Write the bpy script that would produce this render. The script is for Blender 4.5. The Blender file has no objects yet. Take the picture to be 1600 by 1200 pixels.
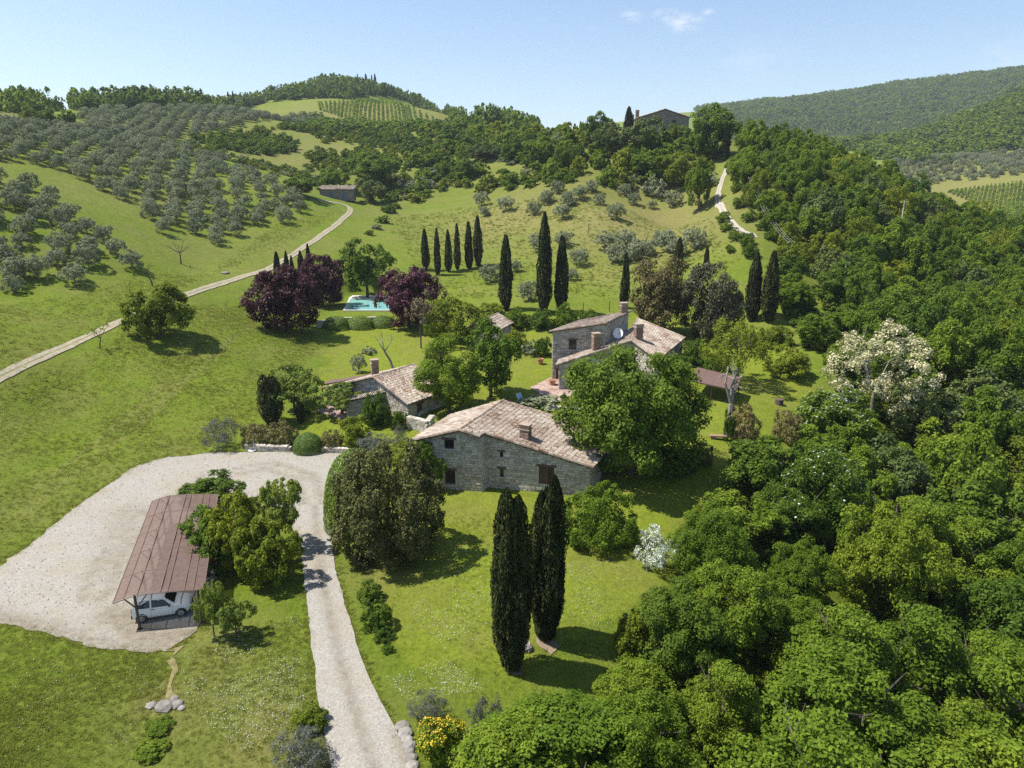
import bpy, math, random
import numpy as np
from mathutils import Vector, geometry

# ------------------------------------------------------------------ camera, sky, sun, exposure
S = bpy.context.scene
COL = S.collection
CAM_H, PITCH, F = 26.0, math.radians(16.0), 1110.0
cd = bpy.data.cameras.new('camera'); cam = bpy.data.objects.new('camera', cd); COL.objects.link(cam)
cd.sensor_width = 36.0; cd.lens = F / 1600.0 * 36.0; cd.clip_start = 0.5; cd.clip_end = 9000.0
cam.location = (0, 0, CAM_H); cam.rotation_euler = (math.pi / 2 - PITCH, 0, 0)
S.camera = cam
SUN_EL = math.radians(59.0)
SUN_H = Vector((-1.0, 0.05)).normalized()
W = bpy.data.worlds.new('World'); S.world = W; W.use_nodes = True
nt = W.node_tree; bg = nt.nodes['Background']; bg.inputs['Strength'].default_value = 0.098
sky = nt.nodes.new('ShaderNodeTexSky'); sky.sky_type = 'NISHITA'; sky.sun_disc = False
sky.sun_elevation = SUN_EL; sky.sun_rotation = math.atan2(SUN_H.x, SUN_H.y)
sky.altitude = 300; sky.air_density = 1.0; sky.dust_density = 0.7; sky.ozone_density = 1.6
def clouds():
    N, L = nt.nodes, nt.links
    tc = N.new('ShaderNodeTexCoord'); n = N.new('ShaderNodeTexNoise'); n.inputs['Scale'].default_value = 26; n.inputs['Detail'].default_value = 7; n.inputs['Roughness'].default_value = 0.62
    mp = N.new('ShaderNodeMapping'); mp.inputs['Scale'].default_value = (1, 1, 2.6); L.new(tc.outputs['Generated'], mp.inputs[0]); L.new(mp.outputs[0], n.inputs['Vector'])
    n2 = N.new('ShaderNodeTexNoise'); n2.inputs['Scale'].default_value = 5.0; n2.inputs['Detail'].default_value = 3; L.new(mp.outputs[0], n2.inputs['Vector'])
    tot = None
    for px, py, r, amp in ((986, 27, .016, .9), (1068, 36, .026, .95), (1040, 25, .02, .7), (1107, 18, .009, .7), (928, 44, .008, .5), (1590, 92, .05, .35), (1180, 95, .06, .2)):
        v = (600 - py) / F; d = Vector(((px - 800) / F, math.cos(PITCH) + v * math.sin(PITCH), v * math.cos(PITCH) - math.sin(PITCH))).normalized()
        sb = N.new('ShaderNodeVectorMath'); sb.operation = 'SUBTRACT'; L.new(tc.outputs['Generated'], sb.inputs[0]); sb.inputs[1].default_value = d
        sc = N.new('ShaderNodeVectorMath'); sc.operation = 'MULTIPLY'; L.new(sb.outputs[0], sc.inputs[0]); sc.inputs[1].default_value = (1 / r, 1 / r, 2.2 / r)
        ln = N.new('ShaderNodeVectorMath'); ln.operation = 'LENGTH'; L.new(sc.outputs[0], ln.inputs[0])
        mr = N.new('ShaderNodeMapRange'); mr.interpolation_type = 'SMOOTHSTEP'; L.new(ln.outputs['Value'], mr.inputs[0]); mr.inputs[1].default_value = 1.3; mr.inputs[2].default_value = 0.0; mr.inputs[3].default_value = 0; mr.inputs[4].default_value = amp
        if tot is None: tot = mr.outputs[0]
        else:
            mx = N.new('ShaderNodeMath'); mx.operation = 'MAXIMUM'; L.new(tot, mx.inputs[0]); L.new(mr.outputs[0], mx.inputs[1]); tot = mx.outputs[0]
    # thin cirrus elsewhere in the sky, of the same kind
    rr = N.new('ShaderNodeMapRange'); L.new(n.outputs['Fac'], rr.inputs[0]); rr.inputs[1].default_value = .40; rr.inputs[2].default_value = .62
    ml = N.new('ShaderNodeMath'); ml.operation = 'MULTIPLY'; ml.use_clamp = True; L.new(tot, ml.inputs[0]); L.new(rr.outputs[0], ml.inputs[1])
    m8 = N.new('ShaderNodeMath'); m8.operation = 'MULTIPLY'; L.new(ml.outputs[0], m8.inputs[0]); m8.inputs[1].default_value = 0.62
    mix = N.new('ShaderNodeMix'); mix.data_type = 'RGBA'; L.new(m8.outputs[0], mix.inputs[0]); L.new(sky.outputs[0], mix.inputs[6]); mix.inputs[7].default_value = (6.6, 6.6, 6.9, 1)
    L.new(mix.outputs[2], bg.inputs['Color'])
clouds()
sd = bpy.data.lights.new('sun', 'SUN'); sd.energy = 4.6; sd.angle = math.radians(0.53); sd.color = (1.0, 0.955, 0.88)
sun = bpy.data.objects.new('sun', sd); COL.objects.link(sun)
tos = Vector((SUN_H.x * math.cos(SUN_EL), SUN_H.y * math.cos(SUN_EL), math.sin(SUN_EL)))
sun.rotation_euler = tos.to_track_quat('Z', 'Y').to_euler(); sun.location = (-60, 30, 120)
S.view_settings.view_transform = 'Standard'; S.view_settings.look = 'None'
S.view_settings.exposure = 0.85; S.view_settings.gamma = 1.0; S.view_settings.use_curve_mapping = False
S.render.engine = 'CYCLES'
S.cycles.max_bounces = 6; S.cycles.diffuse_bounces = 3; S.cycles.transmission_bounces = 4
S.cycles.transparent_max_bounces = 6; S.cycles.glossy_bounces = 2; S.cycles.volume_bounces = 0
S.cycles.use_denoising = False
RNG = np.random.default_rng(7)
random.seed(7)

# ------------------------------------------------------------------ small helpers
cp, sp = math.cos(PITCH), math.sin(PITCH)

def pix_d(px, py, d):
    """point seen at a photo pixel, d metres along the optical axis"""
    u = (px - 800) / F; v = (600 - py) / F
    return np.array((d * u, d * (cp + v * sp), CAM_H + d * (v * cp - sp)))

def pix_z(px, py, z):
    v = (600 - py) / F
    return pix_d(px, py, (CAM_H - z) / (sp - v * cp))

def col_d(px, d, z):
    return np.array((d * (px - 800) / F, (d - (CAM_H - z) * sp) / cp, z))

def proj(x, y, z):
    d = y * cp + (CAM_H - z) * sp
    u = (z - CAM_H) * cp + y * sp
    return 800 + F * x / d, 600 - F * u / d, d

def sstep(a, b, x):
    t = np.clip((x - a) / (b - a), 0, 1); return t * t * (3 - 2 * t)

def vnoise(x, y, seed=0):
    x = np.asarray(x, float); y = np.asarray(y, float)
    xi = np.floor(x).astype(np.int64); yi = np.floor(y).astype(np.int64); fx = x - xi; fy = y - yi
    fx = fx * fx * (3 - 2 * fx); fy = fy * fy * (3 - 2 * fy)
    def h(a, b):
        n = (a * 374761393 + b * 668265263 + seed * 974711) & 0x7fffffff
        n = ((n ^ (n >> 13)) * 1274126177) & 0x7fffffff
        return ((n ^ (n >> 16)) & 0xffff) / 65535.0
    return (h(xi, yi) * (1 - fx) + h(xi + 1, yi) * fx) * (1 - fy) + (h(xi, yi + 1) * (1 - fx) + h(xi + 1, yi + 1) * fx) * fy

def np_mesh(name, V, Fc, mat=None, tint=None, smooth=False):
    """V (n,3), Fc (m,k) faces all of one size"""
    V = np.asarray(V, np.float32); Fc = np.asarray(Fc, np.int32)
    me = bpy.data.meshes.new(name); m, k = Fc.shape
    me.vertices.add(len(V)); me.vertices.foreach_set('co', V.ravel())
    me.loops.add(m * k); me.loops.foreach_set('vertex_index', Fc.ravel())
    me.polygons.add(m); me.polygons.foreach_set('loop_start', np.arange(0, m * k, k, dtype=np.int32))
    me.update(calc_edges=True)
    if tint is not None:
        a = me.attributes.new('tint', 'FLOAT', 'POINT'); a.data.foreach_set('value', np.asarray(tint, np.float32))
    if mat: me.materials.append(mat)
    if smooth: me.polygons.foreach_set('use_smooth', np.ones(m, bool))
    return me

def link(name, me, parent=None, loc=None):
    o = bpy.data.objects.new(name, me); COL.objects.link(o)
    if parent is not None: o.parent = parent
    if loc is not None: o.location = [float(c) for c in loc]
    return o

def tag(o, label=None, cat=None, group=None, kind=None):
    if label: o['label'] = label
    if cat: o['category'] = cat
    if group: o['group'] = group
    if kind: o['kind'] = kind
    return o

def thing(name, label, cat, loc=(0, 0, 0), rz=0.0, group=None):
    o = bpy.data.objects.new(name, None); COL.objects.link(o)
    o.location = [float(c) for c in loc]; o.rotation_euler = (0, 0, rz); o.empty_display_size = 0.3
    return tag(o, label, cat, group)

class MB:
    """collects quads and triangles into one mesh; org is subtracted from every vertex"""
    def __init__(s, org=(0, 0, 0)): s.v = []; s.f = []; s.t = []; s.o = np.array(org, float)
    def add(s, vs, fs, tint=0.5):
        b = len(s.v); s.v.extend([np.asarray(p, float) - s.o for p in vs]); s.t.extend([tint] * len(vs))
        s.f.extend([tuple(b + i for i in f) for f in fs])
    def quad(s, a, b, c, d, tint=0.5): s.add((a, b, c, d), ((0, 1, 2, 3),), tint)
    def prism(s, bot, top, tint=0.5):
        n = len(bot)
        s.add(list(bot) + list(top), [tuple(range(n))[::-1], tuple(range(n, 2 * n))] +
              [(i, (i + 1) % n, n + (i + 1) % n, n + i) for i in range(n)], tint)
    def box(s, c, size, rz=0.0, tint=0.5, taper=1.0):
        c = np.array(c, float); x, y, z = [q / 2 for q in size]; ca, sa = math.cos(rz), math.sin(rz)
        def P(i, j, k, q): 
            return c + np.array((ca * i * x * q - sa * j * y * q, sa * i * x * q + ca * j * y * q, k * z))
        r = ((-1, -1), (1, -1), (1, 1), (-1, 1))
        s.prism([P(i, j, -1, 1) for i, j in r], [P(i, j, 1, taper) for i, j in r], tint)
    def bar(s, a, b, w, h=None, tint=0.5):
        """rectangular bar from a to b"""
        a = np.array(a, float); b = np.array(b, float); h = h or w
        d = b - a; d /= np.linalg.norm(d); up = np.array((0, 0, 1.0))
        if abs(d[2]) > 0.95: up = np.array((1.0, 0, 0))
        r = np.cross(d, up); r /= np.linalg.norm(r); u = np.cross(r, d)
        q = [r * (i * w / 2) + u * (j * h / 2) for i, j in ((-1, -1), (1, -1), (1, 1), (-1, 1))]
        s.prism([a + e for e in q], [b + e for e in q], tint)
    def tube(s, pts, rad, n=6, tint=0.5, cap=True):
        pts = [np.array(p, float) for p in pts]; rings = []
        for i, p in enumerate(pts):
            d = pts[min(i + 1, len(pts) - 1)] - pts[max(i - 1, 0)]; d = d / (np.linalg.norm(d) + 1e-9)
            ref = np.array((0, 1.0, 0)) if abs(d[1]) < 0.9 else np.array((1.0, 0, 0))
            a = np.cross(d, ref); a /= np.linalg.norm(a); b = np.cross(d, a)
            r = rad[i] if hasattr(rad, '__len__') else rad
            rings.append([p + (a * math.cos(2 * math.pi * k / n) + b * math.sin(2 * math.pi * k / n)) * r for k in range(n)])
        vs = [q for rg in rings for q in rg]; fs = []
        for i in range(len(pts) - 1):
            for k in range(n):
                fs.append((i * n + k, i * n + (k + 1) % n, (i + 1) * n + (k + 1) % n, (i + 1) * n + k))
        if cap: fs += [tuple(range(n))[::-1], tuple(range((len(pts) - 1) * n, len(pts) * n))]
        s.add(vs, fs, tint)
    def lathe(s, c, prof, n=12, tint=0.5):
        c = np.array(c, float); vs = []; fs = []
        for r, z in prof:
            vs += [c + np.array((r * math.cos(2 * math.pi * k / n), r * math.sin(2 * math.pi * k / n), z)) for k in range(n)]
        for i in range(len(prof) - 1):
            for k in range(n):
                fs.append((i * n + k, i * n + (k + 1) % n, (i + 1) * n + (k + 1) % n, (i + 1) * n + k))
        fs += [tuple(range(n))[::-1], tuple(range((len(prof) - 1) * n, len(prof) * n))]
        s.add(vs, fs, tint)
    def mesh(s, name, mat, smooth=False):
        me = bpy.data.meshes.new(name); me.from_pydata([tuple(map(float, p)) for p in s.v], [], s.f)
        a = me.attributes.new('tint', 'FLOAT', 'POINT'); a.data.foreach_set('value', np.array(s.t, np.float32))
        if mat: me.materials.append(mat)
        if smooth: me.polygons.foreach_set('use_smooth', np.ones(len(me.polygons), bool))
        me.update(); return me
    def build(s, name, mat, parent=None, smooth=False, kind=None, loc=None):
        o = link(name, s.mesh(name, mat, smooth), parent, loc)
        if kind: o['kind'] = kind
        return o

# ------------------------------------------------------------------ materials
MATS = {}
def nodes(name):
    m = bpy.data.materials.new(name); m.use_nodes = True; MATS[name] = m
    return m, m.node_tree.nodes, m.node_tree.links, m.node_tree.nodes['Principled BSDF']

def ramp(N, stops):
    r = N.new('ShaderNodeValToRGB'); e = r.color_ramp.elements
    e[0].position, e[0].color = stops[0][0], (*stops[0][1], 1)
    e[1].position, e[1].color = stops[-1][0], (*stops[-1][1], 1)
    for p, c in stops[1:-1]:
        q = e.new(p); q.color = (*c, 1)
    return r

def noise(N, L, scale, detail=4, rough=0.55, vec=None):
    t = N.new('ShaderNodeTexNoise'); t.inputs['Scale'].default_value = scale
    t.inputs['Detail'].default_value = detail; t.inputs['Roughness'].default_value = rough
    if vec is not None: L.new(vec, t.inputs['Vector'])
    return t

def geo_pos(N):
    return N.new('ShaderNodeNewGeometry').outputs['Position']

def mixc(N, L, fac, a, b, blend='MIX'):
    m = N.new('ShaderNodeMix'); m.data_type = 'RGBA'; m.blend_type = blend
    for sock, val in ((m.inputs[0], fac), (m.inputs[6], a), (m.inputs[7], b)):
        if hasattr(val, 'is_output'): L.new(val, sock)
        elif hasattr(val, '__len__'): sock.default_value = (*val, 1)
        else: sock.default_value = val
    return m.outputs[2]

def bump(N, L, height, strength, dist, bsdf):
    b = N.new('ShaderNodeBump'); b.inputs['Strength'].default_value = strength; b.inputs['Distance'].default_value = dist
    L.new(height, b.inputs['Height']); L.new(b.outputs[0], bsdf.inputs['Normal']); return b

def leaf_mat(name, dark, light, trans=0.3, rough=0.45, spec=0.3):
    m, N, L, B = nodes(name)
    at = N.new('ShaderNodeAttribute'); at.attribute_name = 'tint'
    c = mixc(N, L, at.outputs['Fac'], dark, light)
    oi = N.new('ShaderNodeObjectInfo'); hs = N.new('ShaderNodeHueSaturation')
    mr = N.new('ShaderNodeMapRange'); L.new(oi.outputs['Random'], mr.inputs[0]); mr.inputs[3].default_value = 0.84; mr.inputs[4].default_value = 1.18
    mh = N.new('ShaderNodeMapRange'); L.new(oi.outputs['Random'], mh.inputs[0]); mh.inputs[3].default_value = 0.508; mh.inputs[4].default_value = 0.488
    L.new(mr.outputs[0], hs.inputs['Value']); L.new(mh.outputs[0], hs.inputs['Hue']); L.new(c, hs.inputs['Color'])
    L.new(hs.outputs[0], B.inputs['Base Color']); B.inputs['Roughness'].default_value = rough
    B.inputs['Specular IOR Level'].default_value = spec
    tr = N.new('ShaderNodeBsdfTranslucent'); L.new(hs.outputs[0], tr.inputs['Color'])
    mx = N.new('ShaderNodeMixShader'); mx.inputs[0].default_value = trans
    L.new(B.outputs[0], mx.inputs[1]); L.new(tr.outputs[0], mx.inputs[2]); L.new(mx.outputs[0], N['Material Output'].inputs['Surface'])
    return m

def plain(name, col, rough=0.7, metal=0.0, var=0.12, scale=6.0, bumpd=0.0, spec=0.5):
    m, N, L, B = nodes(name)
    n = noise(N, L, scale, 5, 0.6, geo_pos(N))
    lo = [c * (1 - var * 2) for c in col]; hi = [min(1, c * (1 + var * 2)) for c in col]
    r = ramp(N, ((0.3, lo), (0.7, hi))); L.new(n.outputs['Fac'], r.inputs[0])
    L.new(r.outputs[0], B.inputs['Base Color']); B.inputs['Roughness'].default_value = rough; B.inputs['Metallic'].default_value = metal
    B.inputs['Specular IOR Level'].default_value = spec
    if bumpd: bump(N, L, n.outputs['Fac'], 0.6, bumpd, B)
    return m

def tinted(name, stops, rough=0.85, scale=2.0, patch=None, amount=0.5, bumpd=0.01):
    """colour of each piece from its tint, plus weathering patches"""
    m, N, L, B = nodes(name)
    at = N.new('ShaderNodeAttribute'); at.attribute_name = 'tint'
    r = ramp(N, stops); L.new(at.outputs['Fac'], r.inputs[0]); c = r.outputs[0]
    p = geo_pos(N); n = noise(N, L, scale, 5, 0.6, p)
    if patch:
        rr = ramp(N, ((0.42, (0, 0, 0)), (0.66, (amount,) * 3))); L.new(noise(N, L, 0.55, 4, 0.6, p).outputs['Fac'], rr.inputs[0])
        c = mixc(N, L, rr.outputs[0], c, patch)
    r2 = ramp(N, ((0.25, (0.72,) * 3), (0.75, (1.2,) * 3))); L.new(n.outputs['Fac'], r2.inputs[0])
    c = mixc(N, L, 1.0, c, r2.outputs[0], 'MULTIPLY')
    L.new(c, B.inputs['Base Color']); B.inputs['Roughness'].default_value = rough; B.inputs['Specular IOR Level'].default_value = 0.25
    if bumpd: bump(N, L, noise(N, L, 22, 4, 0.6, p).outputs['Fac'], 0.5, bumpd, B)
    return m

M = {}
M['roof'] = tinted('roof_tile', ((0.0, (0.13, 0.085, 0.06)), (0.3, (0.26, 0.18, 0.132)), (0.6, (0.36, 0.285, 0.22)), (1.0, (0.50, 0.44, 0.365))), 0.9, 3.0, (0.40, 0.36, 0.30), 0.5)
M['roof_bed'] = plain('roof_bed', (0.10, 0.07, 0.052), 0.95, var=0.2)
M['stone'] = tinted('wall_stone', ((0.0, (0.28, 0.245, 0.20)), (0.45, (0.45, 0.405, 0.34)), (1.0, (0.62, 0.575, 0.505))), 0.9, 4.0, (0.33, 0.28, 0.21), 0.4)
M['old_stone'] = tinted('old_stone', ((0.0, (0.17, 0.145, 0.12)), (0.5, (0.26, 0.23, 0.19)), (1.0, (0.36, 0.325, 0.28))), 0.9, 4.0)
M['old_mortar'] = plain('old_mortar', (0.22, 0.19, 0.155), 0.95, var=0.18)
M['mortar'] = plain('mortar', (0.40, 0.355, 0.295), 0.95, var=0.18, scale=5, bumpd=0.02)
M['brick'] = tinted('brick', ((0.0, (0.17, 0.10, 0.07)), (0.6, (0.29, 0.19, 0.14)), (1.0, (0.42, 0.34, 0.27))), 0.9, 5.0)
M['rock'] = tinted('rock', ((0.0, (0.17, 0.155, 0.135)), (1.0, (0.36, 0.335, 0.30))), 0.9, 3.0)
M['wood'] = plain('old_wood', (0.10, 0.062, 0.04), 0.75, var=0.25, scale=9)
M['dark_wood'] = plain('dark_wood', (0.045, 0.028, 0.02), 0.7, var=0.25, scale=9)
M['glass'] = plain('window_glass', (0.012, 0.014, 0.018), 0.12, var=0.1, spec=0.6)
M['bark'] = plain('bark', (0.085, 0.066, 0.05), 0.9, var=0.3, scale=7, bumpd=0.03)
M['grey_bark'] = plain('grey_bark', (0.24, 0.215, 0.185), 0.9, var=0.3, scale=7, bumpd=0.03)
M['bleached'] = plain('bleached_bark', (0.40, 0.37, 0.33), 0.9, var=0.3, scale=7, bumpd=0.03)
M['steel'] = plain('brown_steel', (0.075, 0.04, 0.03), 0.5, var=0.15)
M['paint'] = plain('white_paint', (0.78, 0.79, 0.79), 0.28, var=0.02, spec=0.6)
M['trim'] = plain('dark_trim', (0.02, 0.02, 0.022), 0.55, var=0.1)
M['rubber'] = plain('rubber', (0.014, 0.014, 0.015), 0.8, var=0.1)
M['alloy'] = plain('alloy', (0.34, 0.35, 0.36), 0.35, 0.6, var=0.08)
M['lamp_red'] = plain('tail_red', (0.28, 0.012, 0.012), 0.2, var=0.03)
M['lamp_clear'] = plain('lamp_clear', (0.6, 0.62, 0.64), 0.12, var=0.03)
M['terracotta'] = plain('terracotta', (0.40, 0.19, 0.105), 0.85, var=0.15)
M['white'] = plain('white_plastic', (0.72, 0.73, 0.74), 0.5, var=0.04)
M['blue_cloth'] = plain('blue_cloth', (0.35, 0.52, 0.68), 0.85, var=0.12)
M['concrete'] = plain('concrete', (0.42, 0.40, 0.37), 0.9, var=0.12)
M['pool_stone'] = plain('pool_coping', (0.62, 0.585, 0.54), 0.8, var=0.06)
M['blue_door'] = plain('blue_grey_paint', (0.20, 0.225, 0.255), 0.7, var=0.12)
M['wire'] = plain('wire', (0.32, 0.32, 0.32), 0.5, var=0.05)
M['soil'] = plain('soil', (0.20, 0.15, 0.10), 0.95, var=0.25, scale=1.5, bumpd=0.05)
# ------------------------------------------------------------------ terrain
CZ = [(0,1200,-.3),(150,1200,-.3),(300,1200,-.3),(450,1200,-.2),(570,1200,0),(700,1200,-.2),(20,960,0),(150,990,0),(150,850,0),
 (300,850,0),(400,900,0),(560,1000,0),(490,800,0),(300,730,0),(450,715,0),(530,715,.15),(650,1000,.1),(700,900,.15),(750,800,.3),
 (690,775,.35),(900,860,.25),(950,950,.2),(850,1000,.1),(800,1050,0),(1000,900,.3),(930,780,.5),(752,777,.4),(640,660,1.0),(545,680,.6),
 (505,640,1.2),(460,640,1.0),(420,690,.3),(330,690,.25),(200,700,.8),(0,870,.2),(0,700,1.3),(0,590,5.4),(100,620,3.1),(255,525,6.4),
 (350,600,2.8),(420,560,3.4),(100,530,7.1),(200,490,8.3),(0,500,9.3),(170,425,12.4),(300,420,11),(400,430,9.6),(545,325,18.6),(470,385,12.4),
 (200,395,14.5),(450,520,4.0),(565,480,4.2),(600,520,3.2),(560,560,2.2),(500,560,2.5),(640,540,2.9),(700,480,4.6),(760,520,3.6),
 (830,560,2.4),(800,600,1.9),(870,607,1.6),(815,630,1.5),(880,640,1.4),(930,430,8),(1000,400,10.6),(1100,400,11.5),(1100,350,16),
 (980,480,5.5),(1075,520,3.8),(1160,505,4.5),(1110,600,2.0),(1180,640,1.8),(1220,690,1.0),(1150,740,.9),(1050,780,.8),(1240,520,4)]
CD = [(0,450,100),(0,300,125),(0,200,190),(150,320,140),(300,330,160),(450,300,190),(700,400,160),(665,420,150),(800,485,115),(880,485,115),
 (950,335,170),(850,330,185),(700,330,205),(620,340,200),(900,290,194),(750,310,216),(1050,310,190),(1135,258,195),(1128,310,165),(1160,365,135),
 (1040,205,220),(900,215,250),(840,215,280),(780,200,350),(650,285,240),(525,308,213),(600,235,300),(440,250,260),(500,200,400),(250,185,290),
 (300,168,345),(160,175,300),(590,165,500),(690,198,430),(510,138,640),(560,140,620),(598,145,600),(400,163,480),(700,182,480),(30,182,250),
 (1560,300,420),(1400,262,500),(1590,230,560),(1590,150,800),(1450,210,720),(1350,228,660),(1590,116,1500),(1400,136,1450),(1250,163,1350),(1140,180,1250),(1500,330,380)]
CC = [(1250,185,28),(1150,190,33),(1350,170,19),(1450,150,11),(1590,140,5),(1590,100,-1),(1450,100,2),(1300,100,4),(1300,130,9),(1200,110,6),
 (1500,70,-6),(1590,45,-9),(1300,60,-3),(1100,50,-0.8),(1200,40,-4),(1000,32,-1.5),(1400,35,-8),(510,900,80),(300,600,55),(100,500,45),(780,600,40),
 (900,420,30),(1040,350,28),(1000,900,60),(800,1000,60),(500,1500,60),(0,1000,50),(1590,980,96),(1450,860,58),(1350,780,44),(1300,300,16),(1450,300,12),(1590,250,8),(1400,2100,120),(1590,2100,120)]
pts = [pix_z(*c) for c in CZ] + [pix_d(*c) for c in CD] + [col_d(*c) for c in CC]
for ang, rz in ((-58, ((30, 0), (70, 4), (130, 22), (300, 48), (1200, 50))), (-95, ((30, 0), (120, 10), (600, 30))), (60, ((30, -6), (80, -9), (160, -2), (400, 15), (1000, 110))),
                (100, ((30, -4), (120, -8), (600, 20))), (150, ((30, -3), (200, -3))), (-150, ((30, -1), (200, 2)))):
    for r, z in rz:
        a = math.radians(ang); pts.append(np.array((r * math.sin(a), r * math.cos(a), z)))
for a in range(-180, 180, 30):
    pts.append(np.array((9 * math.sin(math.radians(a)), 9 * math.cos(math.radians(a)), -0.5)))
pts = np.array(pts)

def polar(x, y): return np.arctan2(x, y), np.log(np.hypot(x, y))
def tps(r2): return np.where(r2 > 1e-12, 0.5 * r2 * np.log(np.maximum(r2, 1e-12)), 0.0)
_t, _l = polar(pts[:, 0], pts[:, 1]); _r = np.exp(_l)
NC = len(pts); A = np.zeros((NC + 3, NC + 3))
A[:NC, :NC] = tps((_t[:, None] - _t) ** 2 + (_l[:, None] - _l) ** 2) + np.eye(NC) * 4e-4
A[:NC, NC] = 1; A[:NC, NC + 1] = _t; A[:NC, NC + 2] = _l; A[NC:, :NC] = A[:NC, NC:].T
SOL = np.linalg.solve(A, np.concatenate([pts[:, 2] / (_r + 60), np.zeros(3)]))
TH = np.concatenate([np.radians(np.arange(-180, -51, 6.0)), np.radians(np.arange(-50, 50.01, 0.3)), np.radians(np.arange(54, 180.1, 6.0))])
LR = np.log(7.0) + 0.0112 * np.arange(526)
gt, gl = np.meshgrid(TH, LR, indexing='ij')
HG = np.zeros_like(gt)
for i in range(len(TH)):
    q = tps((gt[i][:, None] - _t) ** 2 + (gl[i][:, None] - _l) ** 2)
    HG[i] = (q @ SOL[:NC] + SOL[NC] + gt[i] * SOL[NC + 1] + gl[i] * SOL[NC + 2]) * (np.exp(gl[i]) + 60)
GX = np.exp(gl) * np.sin(gt); GY = np.exp(gl) * np.cos(gt)
HG = np.clip(HG, -11, 330)
HG += 0.22 * (vnoise(GX / 7, GY / 7, 3) - .5) * sstep(60, 110, np.hypot(GX, GY)) + (vnoise(GX / 40, GY / 40, 4) - .5) * 8 * sstep(250, 600, np.hypot(GX, GY))

def pad(x, y, r0, r1, z):
    """level ground for a yard, pool or house"""
    global HG
    w = 1 - sstep(r0, r1, np.hypot(GX - x, GY - y)); HG = HG * (1 - w) + z * w
POOL = pix_z(583, 474, 4.3)
pad(POOL[0], POOL[1], 9, 14, 4.3)
for px, py, z, r0, r1 in ((270, 850, 0, 14, 20), (120, 900, 0, 10, 16), (500, 900, 0, 6, 9), (400, 735, 0, 9, 13), (560, 1050, 0, 4, 7)):
    p = pix_z(px, py, z); pad(p[0], p[1], r0, r1, z)

def H(x, y):
    x = np.asarray(x, float); y = np.asarray(y, float)
    t = np.arctan2(x, y); l = np.log(np.maximum(np.hypot(x, y), 7.01))
    i = np.clip(np.searchsorted(TH, t, side='right') - 1, 0, len(TH) - 2); fi = (t - TH[i]) / (TH[i + 1] - TH[i])
    q = np.clip((l - LR[0]) / 0.0112, 0, len(LR) - 1.001); j = q.astype(int); fj = q - j
    return (HG[i, j] * (1 - fi) + HG[i + 1, j] * fi) * (1 - fj) + (HG[i, j + 1] * (1 - fi) + HG[i + 1, j + 1] * fi) * fj

DS = 18 * 1.006 ** np.arange(800)
def hit(px, py, dmin=18):
    """the ground seen at a photo pixel, and its distance"""
    u = (px - 800) / F; v = (600 - py) / F; ds = DS[DS >= dmin]
    x = ds * u; y = ds * (cp + v * sp); z = CAM_H + ds * (v * cp - sp); g = z - H(x, y)
    k = np.nonzero(g < 0)[0]
    if len(k) == 0: return hit(px, py + 1.5, dmin) if py < 700 else (pix_d(px, py, 900.0), 900.0)
    k = k[0]
    if k == 0: return pix_d(px, py, ds[0]), ds[0]
    f = g[k - 1] / (g[k - 1] - g[k]); d = ds[k - 1] + (ds[k] - ds[k - 1]) * f
    p = pix_d(px, py, d); p[2] = float(H(p[0], p[1])); return p, d

def inside(poly, x, y):
    x = np.asarray(x); y = np.asarray(y); c = np.zeros(x.shape, bool); n = len(poly)
    for i in range(n):
        x0, y0 = poly[i][0], poly[i][1]; x1, y1 = poly[i - 1][0], poly[i - 1][1]
        if y0 == y1: continue
        c ^= ((y0 > y) != (y1 > y)) & (x < (x1 - x0) * (y - y0) / (y1 - y0) + x0)
    return c

def gpoly(pl): return [hit(*p)[0] for p in pl]

# paint of the ground: (photo x, y, radius in m, amount) of dry grass, and of rough growth
VX = np.stack([GX, GY, HG], -1).reshape(-1, 3)
dry = np.zeros(len(VX)); wild = np.zeros(len(VX)); lawn = np.zeros(len(VX))
def blob(arr, px, py, r, amt, sx=1.0):
    p = hit(px, py)[0]; d = np.hypot((VX[:, 0] - p[0]) / sx, VX[:, 1] - p[1]); arr[:] = np.maximum(arr, amt * np.exp(-(d / r) ** 2))
for b in ((800, 345, 22, .75), (960, 345, 24, .8), (1030, 345, 16, .8), (760, 350, 16, .5), (900, 345, 16, .62), (1010, 350, 16, .68), (1060, 360, 14, .65), (1020, 400, 12, .45), (700, 360, 14, .35), (850, 380, 14, .4), (960, 430, 10, .4), (640, 340, 12, .3), (300, 1100, 5, .4),
          (430, 1150, 4, .5), (330, 1000, 3, .4), (1020, 300, 14, .3), (540, 205, 30, .5), (520, 235, 22, .55), (450, 250, 20, .45), (30, 182, 18, .7), (770, 262, 14, .2),
          (590, 180, 70, .75), (1540, 300, 70, .8), (1480, 262, 60, .55), (1560, 250, 50, .5), (420, 380, 12, .25), (330, 400, 14, .25), (170, 300, 16, .3), (100, 780, 6, .22), (250, 1090, 1.6, .8), (600, 900, 3, .25), (1050, 330, 12, .5)):
    blob(dry, *b)
for b in ((650, 280, 30, .8), (760, 230, 40, .9), (900, 260, 40, .9), (1000, 250, 40, .9), (560, 260, 30, .7), (600, 320, 8, .8), (1200, 330, 25, .9)): blob(wild, *b)
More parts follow.
